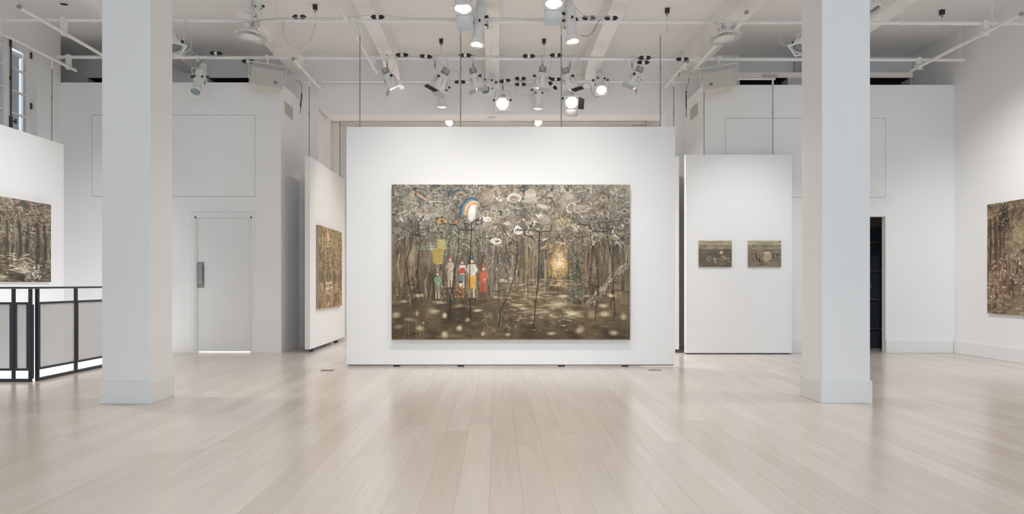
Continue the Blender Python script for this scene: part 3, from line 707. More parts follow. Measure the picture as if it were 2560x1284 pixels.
    for k in range(30): C.dab(*q(448 + U(-20, 16), 860 + U(-50, 50)), U(1, 3), U(1, 3), pick([(120, 106, 84), (170, 156, 128), (84, 72, 56)]), .6)
    for k in range(70): C.dab(*q(572 + U(-46, 40), 862 + U(-34, 42)), U(1.2, 3), U(.8, 1.6), pick([(186, 108, 48), (64, 50, 38), (202, 148, 84), (150, 84, 40), (90, 70, 50)]), .8, U(0, 3))
    C.dab(*q(572, 806), 5.6, 6.4, (206, 184, 160), 1); C.dab(*q(572, 788), 6.4, 3.2, (70, 62, 54), 1); C.dab(*q(568, 806), 1, 1, (70, 60, 52), .9); C.dab(*q(578, 806), 1, 1, (70, 60, 52), .9)
    # black branching lines that stand over the whole picture like stilts
    K = (30, 27, 25)
    def br(*p, w=1.7): C.line([q(*a) for a in p], w, K, .93)
    br((215, 440), (200, 520), (165, 640), (180, 780), (218, 940)); br((265, 450), (270, 480), (262, 560), (248, 720), (262, 860), (284, 940))
    br((175, 300), (205, 350), (215, 440), (265, 440), (280, 400), (350, 380), w=1.4); br((300, 290), (255, 340), (258, 420), (268, 450), w=1.4); br((140, 400), (175, 400), (215, 440), w=1.2)
    br((560, 400), (552, 560), (520, 760), (495, 900), (485, 1070)); br((652, 400), (644, 560), (638, 760), (645, 1065), w=2)
    br((430, 350), (540, 365), (565, 400), (655, 402), (650, 350), (690, 325), (720, 335), w=1.8); br((545, 290), (600, 325), (608, 395), w=1.3); br((655, 405), (690, 370), w=1.5)
    br((992, 480), (995, 580), (980, 700), (930, 880), (870, 1000), (855, 1130)); br((1160, 420), (1158, 560), (1150, 780), (1130, 950), (1118, 1135), w=2)
    br((880, 370), (910, 430), (985, 500), w=1.4); br((1000, 400), (1100, 400), (1160, 415), (1245, 410), (1252, 360), w=1.8); br((1160, 510), (1235, 465), w=1.2); br((1160, 560), (1235, 550), w=1.1); br((930, 555), (995, 590), w=1.1); br((1010, 370), (1050, 402), w=1.3)
    br((1540, 430), (1555, 540), (1585, 620), (1600, 780), (1590, 940), (1575, 1075)); br((1665, 420), (1680, 540), (1705, 620), (1712, 800), (1722, 1020), (1712, 1080))
    br((1435, 360), (1530, 365), (1560, 410), (1640, 415), (1670, 410), w=1.8); br((1410, 430), (1440, 460), (1540, 440), w=1.3); br((1485, 310), (1560, 325), (1575, 400), w=1.3); br((1555, 260), (1585, 290), (1565, 325), w=1.1)
    br((1648, 265), (1655, 310), (1690, 340), (1665, 410), w=1.4); br((1692, 265), (1690, 340), (1770, 330), w=1.2); br((1670, 400), (1700, 385), (1740, 440), (1765, 445), w=1.3); br((1700, 385), (1775, 412), w=1.1); br((1635, 415), (1640, 370), w=1.2)
    br((105, 935), (110, 860), (150, 810), (230, 750), (250, 690), w=1.1)
    C.line([(0, H_ - 2), (W_, H_ - 2)], 2.2, (150, 138, 118), .55)
    return finish(C, 9000)

def painting_forest(w, h, seed_cols, light, canopy, people=False, warm=False):
    C = Canvas(w, h, seed_cols[0])
    v = np.linspace(0, 1, h)[:, None, None]
    C.a *= (1.15 - .25 * v); C.a *= (1 + .6 * (smooth_noise(h, w, 8, 8) - .5) + .3 * (smooth_noise(h, w, 26, 26) - .5))[..., None]
    for k in range(int(w * h / 42)):
        x, y = U(0, w), U(h * .2, h * .8); l = U(6, h * .16)
        C.line([(x, y), (x + U(-3, 3), y + l)], U(.8, 3), pick(seed_cols), U(.35, .85))
    for k in range(int(w * h / 48)):
        curl(C, U(0, w), U(0, 1) ** 1.3 * h * .5, U(5, 22), U(.8, 2.8), pick(canopy), U(.4, .85))
    for k in range(int(w * h / 150)):
        C.dab(U(0, w), U(h * .68, h), U(3, 13), U(.8, 2.4), pick(light), U(.3, .8), U(-.25, .25), .7)
    for k in range(int(w * h / 260)):
        C.dab(U(0, w), U(h * .3, h), U(.8, 2), U(.8, 2), pick(light), .6)
    return C

def strokes_leftpanel():
    w, h = 250, 230
    dk = [(86, 78, 66), (58, 53, 46), (112, 102, 88), (136, 126, 110), (70, 66, 60), (156, 146, 126), (100, 84, 68)]
    lt = [(196, 186, 160), (166, 156, 130), (128, 118, 98), (72, 64, 54), (150, 146, 124), (180, 176, 160)]
    cn = [(140, 130, 118), (100, 92, 82), (68, 62, 56), (170, 158, 144), (120, 122, 104), (150, 116, 104), (96, 104, 84)]
    C = painting_forest(w, h, dk, lt, cn)
    for x, wd in ((176, 7), (216, 9), (232, 7), (150, 5), (196, 4), (120, 6), (60, 8), (30, 6)):
        C.line([(x, h * .28), (x + U(-4, 4), h * .55), (x + U(-3, 3), h * .82)], wd, (58, 52, 45), .7, 4)
    for k in range(70): C.dab(U(150, 200), U(150, 205), U(3, 9), U(.9, 2), pick([(206, 196, 168), (182, 170, 140), (222, 214, 190)]), .7, U(-.2, .2), .6)
    for k in range(80): C.dab(U(185, 225), U(180, 220), U(1, 3), U(2, 5), pick([(170, 170, 154), (146, 148, 132), (196, 194, 180)]), .6, U(-.5, .5))
    for k in range(26): C.dab(126 + U(-4, 5), 138 + U(-14, 14), U(1, 3), U(1.5, 4), pick([(210, 216, 222), (180, 196, 210), (228, 228, 226), (130, 150, 176)]), .85)
    for (x, y) in ((180, 60), (186, 92), (210, 58), (222, 74), (154, 50)): C.dab(x, y, 2.2, 2.2, (184, 110, 104), .8)
    return finish(C, 2500)
def strokes_sidepanel():
    w, h = 220, 210
    dk = [(128, 108, 84), (96, 82, 64), (74, 66, 54), (156, 134, 106), (112, 104, 82), (176, 154, 124)]
    lt = [(206, 184, 146), (176, 150, 112), (140, 112, 80), (100, 78, 58), (196, 170, 136)]
    cn = [(112, 110, 84), (86, 84, 64), (150, 138, 106), (196, 176, 140), (190, 150, 120), (72, 70, 56)]
    C = painting_forest(w, h, dk, lt, cn)
    for x, y, r in ((40, 40, 34), (130, 34, 30), (200, 40, 26)):
        for k in range(170): C.dab(x + U(-r, r), y + U(-r, r * 1.3), U(1, 3.4), U(1, 2.6), pick([(86, 88, 66), (66, 70, 54), (112, 112, 84), (140, 134, 100)]), .7, U(0, 3))
        C.line([(x, y + 20), (x + 4, h * .75)], 4, (70, 58, 46), .8, 3)
    for k in range(40): C.dab(U(70, 100), U(6, 50), U(2, 6), U(1.5, 4), pick([(222, 202, 164), (226, 176, 146), (212, 196, 166)]), .7)
    C.dab(104, 128, 10, 9, (52, 94, 92), .9); C.dab(100, 112, 14, 6, (120, 140, 136), .7)
    for k in range(5):
        C.line([(66 + 12 * k, 140), (66 + 12 * k, 172)], 2, (214, 208, 192), .9)
    C.line([(60, 146), (122, 142)], 2, (220, 214, 198), .9); C.line([(60, 160), (122, 156)], 2, (206, 198, 180), .9)
    return finish(C, 2000)
def strokes_rightwall():
    w, h = 300, 220
    dk = [(128, 112, 94), (98, 84, 70), (156, 140, 116), (78, 64, 54), (140, 112, 92), (170, 156, 130)]
    lt = [(186, 176, 150), (160, 146, 120), (124, 108, 90), (150, 122, 98), (204, 196, 176)]
    cn = [(150, 138, 112), (116, 100, 84), (84, 70, 60), (168, 156, 126), (130, 118, 98), (100, 78, 66)]
    C = painting_forest(w, h, dk, lt, cn)
    for x, wd in ((22, 9), (34, 6), (8, 6)):
        C.line([(x, 30), (x + 2, 80), (x, 130)], wd, (82, 66, 56), .75, 4)
    C.dab(150, 90, 92, 66, (172, 162, 136), .85, 0, .7); C.dab(95, 62, 44, 24, (160, 150, 120), .7, -.4, .7)
    for k in range(420): C.dab(U(62, 250), U(88, 172), U(.8, 2.6), U(1.6, 5), pick([(222, 216, 202), (92, 84, 74), (170, 160, 142), (60, 54, 48), (204, 196, 178), (128, 118, 102)]), .75, U(-.2, .2))
    for k in range(160): C.dab(U(10, 50), U(110, 190), U(1, 3.4), U(1, 3.4), pick([(180, 150, 132), (220, 208, 194), (140, 104, 88), (84, 66, 56), (176, 136, 116)]), .75)
    for k in range(26): C.arc(U(34, 58), U(8, 52), U(3, 7), U(2, 5), 0, U(240, 360), 1.3, (56, 48, 42), .8)
    C.line([(44, 40), (46, 130)], 1.2, (58, 48, 42), .8)
    for k in range(90): C.dab(U(0, w), U(172, h), U(4, 14), U(2, 6), pick([(128, 110, 90), (150, 136, 104), (186, 150, 118), (104, 94, 78), (150, 136, 104)]), .7, U(-.3, .3), .6)
    return finish(C, 2500, 1.12, -.03)
def strokes_small(which):
    w, h = 126, 100
    C = Canvas(w, h, (112, 104, 90)); v = np.linspace(0, 1, h)
    sky = np.array((158, 148, 124.)); far = np.array((136, 128, 108.)); near = np.array((98, 91, 78.)) if which == 0 else np.array((122, 112, 96.))
    for i, t in enumerate(v):
        C.a[i] = (sky if t < .17 else far if t < .32 else near) / 255
    C.a *= (1 + .3 * (smooth_noise(h, w, 30, 6) - .5) + .14 * (smooth_noise(h, w, 40, 40) - .5))[..., None]
    C.line([(0, h * .19), (w, h * .19)], 3 if which == 0 else 2, (104, 98, 84), .7)
    for k in range(26): C.dab(U(0, w), h * .2 + U(-1, 2), U(1, 4), U(1, 2.4), pick([(150, 142, 122), (90, 84, 72)]), .7)
    for k in range(120): C.dab(U(0, w), U(h * .34, h), U(3, 12), U(.6, 1.4), pick([(70, 66, 57), (92, 86, 74), (136, 128, 110), (114, 106, 92)]), .55, U(-.06, .06), .6)
    if which == 0:
        C.dab(85, 45, 7, 6, (196, 186, 160), .95)
        for (x, y) in ((38, 68), (92, 64), (108, 72), (60, 74)):
            for k in range(16): C.dab(x + U(-9, 9), y + U(-9, 9), U(1, 3), U(1.5, 4), pick([(176, 168, 148), (62, 58, 50), (140, 132, 114), (200, 192, 172)]), .8, U(-.4, .4))
    else:
        C.poly([(60, 42), (84, 40), (90, 66), (70, 80), (56, 72)], (164, 148, 124), .9); C.dab(70, 46, 12, 4, (196, 180, 152), .8)
        for (x, y) in ((34, 58), (38, 70), (98, 60), (110, 56), (50, 86)):
            for k in range(16): C.dab(x + U(-7, 7), y + U(-10, 9), U(1, 2.6), U(1.8, 5), pick([(54, 50, 44), (76, 70, 60), (150, 142, 124), (44, 42, 38)]), .8, U(-.3, .3))
    return finish(C, 500, 1.1, .02)

def pigment_mat(name):
    m = bpy.data.materials.new(name); m.use_nodes = True; nt = m.node_tree; b = nt.nodes['Principled BSDF']
    b.inputs['Roughness'].default_value = .62; b.inputs['Specular IOR Level'].default_value = .25
    a = nt.nodes.new('ShaderNodeVertexColor'); a.layer_name = 'pigment'
    nt.links.new(a.outputs['Color'], b.inputs['Base Color'])
    tc = nt.nodes.new('ShaderNodeTexCoord'); n = nt.nodes.new('ShaderNodeTexNoise'); n.inputs['Scale'].default_value = 90
    nt.links.new(tc.outputs['Object'], n.inputs['Vector'])
    bp = nt.nodes.new('ShaderNodeBump'); bp.inputs['Strength'].default_value = .25; bp.inputs['Distance'].default_value = .003
    nt.links.new(n.outputs['Fac'], bp.inputs['Height']); nt.links.new(bp.outputs['Normal'], b.inputs['Normal'])
    return m
M_PIG = pigment_mat('oil_paint')

def painting(lab, img, p0, eu, ev, th, gain=1.0):
    """p0: top left corner of the painted face, eu: full width vector, ev: full height vector (down); depth goes back by th"""
    p0, eu, ev = Vector(p0), Vector(eu), Vector(ev)
    h, w = img.shape[:2]
    nrm = ev.cross(eu).normalized()       # out of the picture
    root = thing('painting', lab, 'painting', p0 + eu / 2 + ev - nrm * th)
    o0 = root.location
    us = np.linspace(0, 1, w); vs = np.linspace(0, 1, h)
    base = np.array(p0 - o0) + us[None, :, None] * np.array(eu) + vs[:, None, None] * np.array(ev)
    co = base.reshape(-1, 3)
    idx = np.arange(h * w).reshape(h, w)
    quads = np.stack([idx[:-1, :-1], idx[1:, :-1], idx[1:, 1:], idx[:-1, 1:]], -1).reshape(-1, 4)
    me = bpy.data.meshes.new('canvas')
    me.vertices.add(h * w); me.vertices.foreach_set('co', co.ravel())
    nq = len(quads); me.loops.add(nq * 4); me.polygons.add(nq)
    me.loops.foreach_set('vertex_index', quads.ravel().astype(np.int32))
    me.polygons.foreach_set('loop_start', np.arange(0, nq * 4, 4, dtype=np.int32))
    me.update(calc_edges=True)
    c = np.clip(img * gain, 0, 1); c = np.where(c <= .04045, c / 12.92, ((c + .055) / 1.055) ** 2.4)
    at = me.color_attributes.new('pigment', 'FLOAT_COLOR', 'POINT')
    at.data.foreach_set('color', np.concatenate([c, np.ones((h, w, 1))], -1).astype(np.float32).ravel())
    me.materials.append(M_PIG)
    o = bpy.data.objects.new('canvas', me); COL.objects.link(o); o.parent = root
    q = [p0 - nrm * .0015, p0 + eu - nrm * .0015, p0 + eu + ev - nrm * .0015, p0 + ev - nrm * .0015]
    q2 = [p - nrm * (th - .003) for p in q]
    MB().add(q + q2, [(0, 1, 2, 3), (7, 6, 5, 4), (0, 4, 5, 1), (1, 5, 6, 2), (2, 6, 7, 3), (3, 7, 4, 0)]).build('stretcher', M_CANVAS, root)
    return root

GN = 1.0
th = .045; yf = YC - th - .001
painting('large dark forest painting with children in bright clothes and black branching lines', painting_main(), PX(979.5, 461, yf), (595.5 * yf / F, 0, 0), (0, 0, -388 * yf / F), th, GN)
xa = PAX + .041
ya1 = -xa * F / (CX - 127.5)
painting('forest path painting with a pale figure hung on the panel behind the railing', strokes_leftpanel(), (xa, ya1 - 2.35, ZZ(512, ya1)), (0, 2.35, 0), (0, 0, -(704.5 - 512) * ya1 / F), .04, GN)
xb = PBX + .046
yb0, yb1 = xb * F / (797 - CX), xb * F / (855 - CX)
painting('warm woodland painting with a small white fence on the edge-on panel', strokes_sidepanel(), (xb, yb0, ZZ(562, yb0)), (0, yb1 - yb0, 0), (0, 0, -(772 - 562) * yb0 / F), .045, GN)
xr = XR - .041
yr1 = xr * F / (2468 - CX)
painting('brown painting of a crowd among trees hung on the long right wall', strokes_rightwall(), (xr, yr1, ZZ(511.5, yr1)), (0, -2.3, 0), (0, 0, -(782 - 511.5) * yr1 / F), .04, GN)
ys_ = YDp - .031
painting('small dusky field painting with a pale round balloon shape', strokes_small(0), PX(1747, 601, ys_), (82.5 * ys_ / F, 0, 0), (0, 0, -66 * ys_ / F), .03, GN)
painting('small field painting with a draped pink form and dark figures', strokes_small(1), PX(1870.5, 601, ys_), (82.5 * ys_ / F, 0, 0), (0, 0, -66 * ys_ / F), .03, GN)

# ------------------------------------------------------------------ pipe grid under the ceiling
PR = .0243
def pipe(lab, a, b, hangers=(), caps=(), couplers=(), group=None):
    a, b = Vector(a), Vector(b)
    r = thing('lighting_pipe', lab, 'pipe', (a + b) / 2, group)
    MB().tube([a, b], PR, 14).build('tube', M_PIPE, r, smooth=True)
    d = (b - a)
    for t in hangers:
        p = a + d * t
        m = MB().tube([p + Vector((0, 0, PR)), (p.x, p.y, ZC - .012)], .006, 6)
        m.lathe([(.03, 0), (.03, .012)], 10, Matrix.Translation((p.x, p.y, ZC - .013)))
        m.build('hanger', M_PIPE, r)
        M = Matrix.Translation(p) @ d.normalized().to_track_quat('Z', 'Y').to_matrix().to_4x4()
        MB().lathe([(PR + .001, -.018), (PR + .008, -.018), (PR + .008, .018), (PR + .001, .018)], 14, M, cap=False).build('hanger_collar', M_PIPE, r)
    for t in caps:
        p = a if t == 0 else b
        M = Matrix.Translation(p) @ ((a - b) if t == 0 else (b - a)).normalized().to_track_quat('Z', 'Y').to_matrix().to_4x4()
        MB().lathe([(PR * 1.06, -.02), (PR * 1.06, .006), (PR * .7, .009)], 14, M).build('end_cap', M_GREY if t == 0 else M_PIPE, r)
    for (p, q) in couplers:     # swivel couplers that tie this pipe to the row above
        p, q = Vector(p), Vector(q)
        m = MB(); m.box(p.x - .03, p.x + .03, p.y - .034, p.y + .034, p.z - .036, p.z + .028); m.box(p.x - .034, p.x + .034, p.y - .03, p.y + .03, p.z + .03, q.z + .034)
        m.tube([(p.x - .03, p.y, p.z + .01), (p.x - .075, p.y, p.z + .01)], .008).tube([(p.x, p.y + .03, q.z), (p.x, p.y + .07, q.z + .01)], .008).tube([(p.x + .03, p.y - .01, p.z - .02), (p.x + .06, p.y - .01, p.z - .05)], .007)
        m.build('swivel_coupler', M_PIPE, r, bevel=.004)
    return r
R1 = 9.46
def zr1(px): return ZZ(49 + 10 * px / 2560, R1)
def zr2(px): return ZZ(142.5 + 7.5 * (px - 150) / 2260, 10.95)
R2, R3 = 10.95, 12.2
def zr3(px): return ZZ(203.5, R3)
P1a, P1b = Vector((XL + .01, R1, zr1(-60))), Vector((XR - .01, R1, zr1(2600)))
tx = lambda px, Y, a, b: (XX(px, Y) - a.x) / (b.x - a.x)
pipe('long white cross pipe above the wide hanging panel', P1a, P1b, [tx(p, R1, P1a, P1b) for p in (238, 690, 1562, 2255, 2480)])
P2a, P2b = Vector((XX(140, R2), R2, zr2(150))), Vector((XX(2411, R2), R2, zr2(2410)))
pipe('white cross pipe carrying most stage lights, with loudspeakers below its ends', P2a, P2b, [tx(p, R2, P2a, P2b) for p in (460, 684, 960, 1228, 1504, 2400)], caps=(1,))
P3a, P3b = Vector((XX(745, R3), R3, zr3(0))), Vector((XX(1722, R3), R3, zr3(0)))
pipe('white cross pipe close in front of the bulkhead', P3a, P3b, [tx(p, R3, P3a, P3b) for p in (775, 1700)])
ZL = 4.41
def depth_pipe(lab, px, x, y0, y1, rows, cap0=True):
    cps = []
    for row in rows:
        zt = {1: zr1, 2: zr2, 3: zr3}[row]
        Y = {1: R1, 2: R2, 3: R3}[row]
        cps.append(((x, Y, ZL), (x, Y, zt(CX + x * F / Y))))
    pipe(lab, (x, y0, ZL), (x, y1, ZL), caps=(0,) if cap0 else (), couplers=cps)
G_ = None
depth_pipe('white lengthwise pipe over the panel below the casement window', 0, -6.555, 6.0, 10.95 + .19, (1, 2), False)
depth_pipe('white lengthwise pipe over the stairwell with a dark open end', 0, -5.725, 8.57, 11.1, (1, 2))
depth_pipe('short white lengthwise pipe over the edge-on woodland panel', 0, -3.01, 10.56, 12.13, (2, 3))
depth_pipe('white lengthwise pipe crossing above the left end of the wide panel', 0, -1.895, 6.0, 11.28, (1, 2), False)
depth_pipe('short white lengthwise pipe near the right end of the bulkhead', 0, 2.84, 10.68, 12.1, (2, 3))
depth_pipe('white lengthwise pipe beside the round light over the cream loudspeaker', 0, 3.045, 8.74, 11.22, (1, 2))
depth_pipe('white lengthwise pipe along the long right wall', 0, 6.445, 8.8, 11.16, (1, 2))
# far hall pipes
for i, (Yp, pyl) in enumerate(((14.2, 306.5), (16.0, 312))):
    pipe(['white pipe in the far hall just under the bulkhead', 'second white pipe deeper in the far hall'][i], (-3.58, Yp, ZZ(pyl, Yp)), (3.0, Yp, ZZ(pyl, Yp)), (.1, .35, .7, .95))
# square rail that carries the panel with two small paintings
rb = thing('support_rail', 'square cream rail slung below the pipes before the right corner room', 'rail', (4.64, 11.18, 4.36))
bx(XX(1699, 11.15), XX(2282, 11.15), 11.15, 11.21, ZZ(191, 11.15), ZZ(181, 11.15)).build('rail_bar', M_SPEAKER, rb)
bx(XX(1697.2, 11.15), XX(1699, 11.15) , 11.148, 11.212, ZZ(191.4, 11.15), ZZ(180.6, 11.15)).build('end_plate', M_GREY, rb)
bx(XX(1905, 11.17), XX(1943, 11.17), 11.142, 11.149, ZZ(193, 11.15), ZZ(186, 11.15)).build('clamp_plate', M_STEEL, rb)
pipe('short low white pipe behind the right-hand loudspeaker', PX(1800, 196, 11.26), PX(1938, 196, 11.26), couplers=())

# ------------------------------------------------------------------ stage lights
def aimM(pv, d):
    d = Vector(d).normalized()
    t = d.cross(Vector((0, 0, 1)))
    if t.length < .12: t = Vector((1, 0, 0)) - d * d.x
    t.normalize(); b = d.cross(t)
    R = Matrix((t, b, d)).transposed().to_4x4()
    return Matrix.Translation(pv) @ R, t
def clamp_parts(r, hang, down):
    h = Vector(hang)
    m = MB(); m.box(h.x - .016, h.x + .016, h.y - .034, h.y - .026, h.z - .05, h.z + .034).box(h.x - .016, h.x + .016, h.y - .034, h.y + .034, h.z + .026, h.z + .034).box(h.x - .016, h.x + .016, h.y + .026, h.y + .034, h.z + .0, h.z + .034)
    m.box(h.x - .016, h.x + .016, h.y - .034, h.y + .02, h.z - .06, h.z - .045)
    m.build('clamp', M_FIX, r)
    if down < 0:
        MB().tube([(h.x, h.y, h.z + .034), (h.x, h.y, h.z - down)], .009, 8).build('spigot', M_GREY, r)
        return
    MB().tube([(h.x, h.y, h.z - .05), (h.x, h.y, h.z - down)], .009, 8).tube([(h.x, h.y, h.z - down * .55), (h.x, h.y, h.z - down * .55 - .03)], .014, 8).build('spigot', M_GREY, r)
def yoke_part(r, top, pv, t, w, s=1.0):
    top, pv = Vector(top), Vector(pv); th_ = Vector((t.x, t.y, 0)).normalized()
    pts = [pv + t * w]
    pts += [top + th_ * w + Vector((0, 0, -.02)), top + th_ * (w - .02), top - th_ * (w - .02), top - th_ * w + Vector((0, 0, -.02)), pv - t * w]
    MB().tube(pts, .007 * s, 6).build('yoke', M_FIX, r)
    for k in (-1, 1):
        a = pv + t * (w * k); MB().tube([a - t * (.004 * k), a + t * (.03 * k)], .018, 10).build('knob', M_BLACK, r)

def stage_light(kind, lab, hang, pv, d, s=1.0, lens=None, power=0, color=NEUT, doors=(), slot=False, cable=None, deg=40):
    """kind 'profile': long ellipsoidal spot; kind 'par': short bell-shaped wash light"""
    hang, pv = Vector(hang), Vector(pv)
    r = thing('stage_light', lab, 'stage light', hang)
    M, t = aimM(pv, d); d = Vector(d).normalized()
    L = lens or M_LENSOFF
    drop = .13 if hang.z - pv.z < .08 else max(.08, min(.16, (hang.z - pv.z) * .55))
    if pv.z > hang.z + .02: drop = -.09
    top = hang - Vector((0, 0, drop))
    clamp_parts(r, hang, drop)
    S = Matrix.Scale(s, 4)
    if kind == 'profile':
        yoke_part(r, top, pv, t, .105 * s, s)
        MB().lathe([(.02, -.27), (.055, -.26), (.062, -.19), (.05, -.185), (.075, -.15), (.088, -.07), (.088, .0), (.078, .03)], 20, M @ S).build('lamp_house', M_FIX, r, smooth=True)
        MB().lathe([(.073, .025), (.073, .09), (.079, .095), (.079, .115), (.066, .12), (.066, .25)], 20, M @ S).build('barrel', M_FIX, r, smooth=True)
        MB().lathe([(.064, .25), (.092, .30), (.092, .335), (.076, .337), (.072, .31)], 20, M @ S, cap=False).build('lens_hood', M_FIX, r, smooth=True)
        MB().lathe([(.0, .318), (.074, .316)], 20, M @ S, cap=False).build('lens', L, r)
        fr = MB(); a = .092
        fr.box(-a, a, -a, -.078, .337, .345).box(-a, a, .078, a, .337, .345).box(-a, -.078, -.078, .078, .337, .345).box(.078, a, -.078, .078, .337, .345)
        fr.v = [tuple(M @ S @ Vector(p)) for p in fr.v]; fr.build('gel_frame', M_FIX, r)
        for aa in (0.6, 2.2, 3.9, 5.3):
            q = M @ S @ Vector((.088 * math.cos(aa), .088 * math.sin(aa), .06)); q0 = M @ S @ Vector((.07 * math.cos(aa), .07 * math.sin(aa), .06))
            MB().tube([q0, q0 + (q - q0) * 1.9], .013 * s, 8).build('shutter_handle', M_BLACK, r)
        front = .36
    else:
        yoke_part(r, top, pv, t, .112 * s, s)
        MB().lathe([(.02, -.15), (.05, -.145), (.056, -.08), (.045, -.075), (.06, -.05)], 20, M @ S).build('rear_cap', M_GREY if slot else M_FIX, r, smooth=True)
        MB().lathe([(.058, -.06), (.075, -.03), (.09, .05), (.098, .12), (.098, .15), (.09, .152), (.088, .12)], 24, M @ S, cap=False).build('housing', M_FIX, r, smooth=True)
        MB().lathe([(.0, .115), (.09, .118)], 24, M @ S, cap=False).build('lens', L, r)
        for aa in range(6):
            an = aa * math.pi / 3 + .3
            q = [Vector((.083 * math.cos(an + e), .083 * math.sin(an + e), z)) for e, z in ((-.05, -.0), (.05, -.0), (.05, .09), (-.05, .09))]
            vs = [M @ S @ Vector((p.x * k, p.y * k, p.z)) for k in (.9, 1.13) for p in q]
            vs = [tuple(p) for p in vs]
            MB().add(vs, [(0, 1, 2, 3), (7, 6, 5, 4), (0, 4, 5, 1), (1, 5, 6, 2), (2, 6, 7, 3), (3, 7, 4, 0)]).build('cooling_rib', M_GREY, r)
        fr = MB(); a = .108
        fr.box(-a, a, -a, -.088, .152, .162).box(-a, a, .088, a, .152, .162).box(-a, -.088, -.088, .088, .152, .162).box(.088, a, -.088, .088, .152, .162)
        fr.v = [tuple(M @ S @ Vector(p)) for p in fr.v]; fr.build('gel_frame', M_FIX, r)
        front = .18
    for (side, ang, ln, mt) in doors:      # barn-door leaves hinged on the gel frame
        z0 = front - .018; a = .1
        R = Matrix.Rotation(side * math.pi / 2, 4, 'Z')
        ca, sa = math.cos(math.radians(ang)), math.sin(math.radians(ang))
        vs = []
        for off in (0, .004):
            for (u, v_) in ((-a * .95, 0), (a * .95, 0), (a * .8, ln), (-a * .8, ln)):
                vs.append(tuple(M @ S @ R @ Vector((u, a + v_ * sa + off * ca, z0 + v_ * ca - off * sa))))
        MB().add(vs, [(0, 1, 2, 3), (7, 6, 5, 4), (0, 4, 5, 1), (1, 5, 6, 2), (2, 6, 7, 3), (3, 7, 4, 0)]).build('barn_door', mt, r)
    if cable:
        c0 = M @ S @ Vector((0, 0, -.25 if kind == 'profile' else -.14))
        e = Vector(cable) + Vector((0, -.03, 0)); n = 14; pts = []
        for k in range(n + 1):
            u = k / n; p = c0.lerp(e, u); p.z -= .16 * math.sin(u * math.pi) * (1 if e.z > c0.z else .6); pts.append(p)
        MB().tube(pts, .004, 6).build('power_cable', M_CABLE, r)
    if power:
        o = spot('stage_light_beam', pv + d * (front * s + .03), pv + d * 3, power, deg, .8, color, r=.06 * s)
        o.parent = r; o.location = Vector(o.location) - r.location
    return r

def h1(px): return Vector((XX(px, R1), R1, zr1(px)))
def h2(px): return Vector((XX(px, R2), R2, zr2(px)))
def h3(px): return Vector((XX(px, R3), R3, zr3(px)))
T_ = M_FROST
# on the first cross pipe, over the wide panel
stage_light('par', 'short white wash light with glowing lens and frosted flap above the painting centre', PX(1160, -42, 9.2), PX(1159, -12, 9.0), (-.02, -.16, -.985), 1.2, M_LITD, 0, doors=((0, 20, .16, T_), (1, 30, .10, T_)))
stage_light('profile', 'long white profile spot with warm lit lens, tilted slightly left above the painting', PX(1219, 47, R1), PX(1199, 48, R1 - .2), (-.10, -.11, -.98), 1.02, M_LITW, 0, cable=h1(1232) + Vector((0, 0, .03)))
stage_light('par', 'short white wash light with frosted flap beside the right warm profile spot', PX(1386, -56, 9.2), PX(1384, -24, 9.0), (0, -.16, -.985), 1.2, M_LITD, 0, doors=((0, 15, .16, T_),))
stage_light('profile', 'long white profile spot with warm lit lens, tilted slightly right above the painting', PX(1412, 48, R1), PX(1424, 40, R1 - .2), (.11, -.11, -.98), 1.02, M_LITW, 0, cable=h1(1505) + Vector((0, 0, .02)))
stage_light('profile', 'grey-white profile spot hanging head down just above the left round light', PX(640, 50, R1), PX(641, 10, R1 + .20), (-.12, .10, -.98), .8, M_LENSOFF, 0)
# on the second cross pipe
stage_light('profile', 'unlit white profile spot with bluish lens over the white door', h2(496), PX(500, 192, R2), (.02, -.55, -.84), .98, M_LENSOFF, 0, cable=h2(520))
stage_light('par', 'white wash light leaning right, first on the second pipe beside the lengthwise pipe end', h2(968), PX(972, 194, R2), (.42, .20, -.88), 1.05, M_LIT, 118, deg=110, doors=((0, 25, .07, T_), (2, 25, .07, T_)), slot=True, cable=h2(992))
stage_light('par', 'white wash light leaning left with open black barn doors', h2(1088), PX(1104, 196, R2), (-.50, .12, -.85), 1.15, M_LENSOFF, 0, doors=((0, 40, .09, T_), (1, 60, .11, M_BLACK), (3, 40, .08, T_)), slot=True, cable=h2(1120))
stage_light('par', 'white wash light leaning right with a shining lower rim, left of the centre rod', h2(1183), PX(1188, 194, R2), (.26, .18, -.94), 1.05, M_LIT, 118, deg=110, doors=((0, 20, .06, T_), (3, 25, .06, T_)), slot=True, cable=h2(1215))
stage_light('par', 'white wash light pointing nearly straight down between the two centre rods', h2(1356), PX(1355, 192, R2), (-.08, .18, -.97), 1.05, M_LIT, 118, deg=110, doors=((0, 12, .05, T_),), slot=True, cable=h2(1380))
stage_light('par', 'white wash light leaning right with black barn doors right of the centre rod', h2(1424), PX(1420, 195, R2), (.34, .16, -.92), 1.1, M_LIT, 118, deg=110, doors=((0, 15, .06, T_), (3, 50, .09, M_BLACK)), slot=True, cable=h2(1447))
stage_light('par', 'white wash light leaning left, last on the second pipe before the black quad plug', h2(1580), PX(1590, 190, R2), (-.45, .18, -.87), 1.05, M_LIT, 118, deg=110, doors=((0, 15, .06, T_), (1, 35, .08, T_)), slot=True, cable=h2(1560))
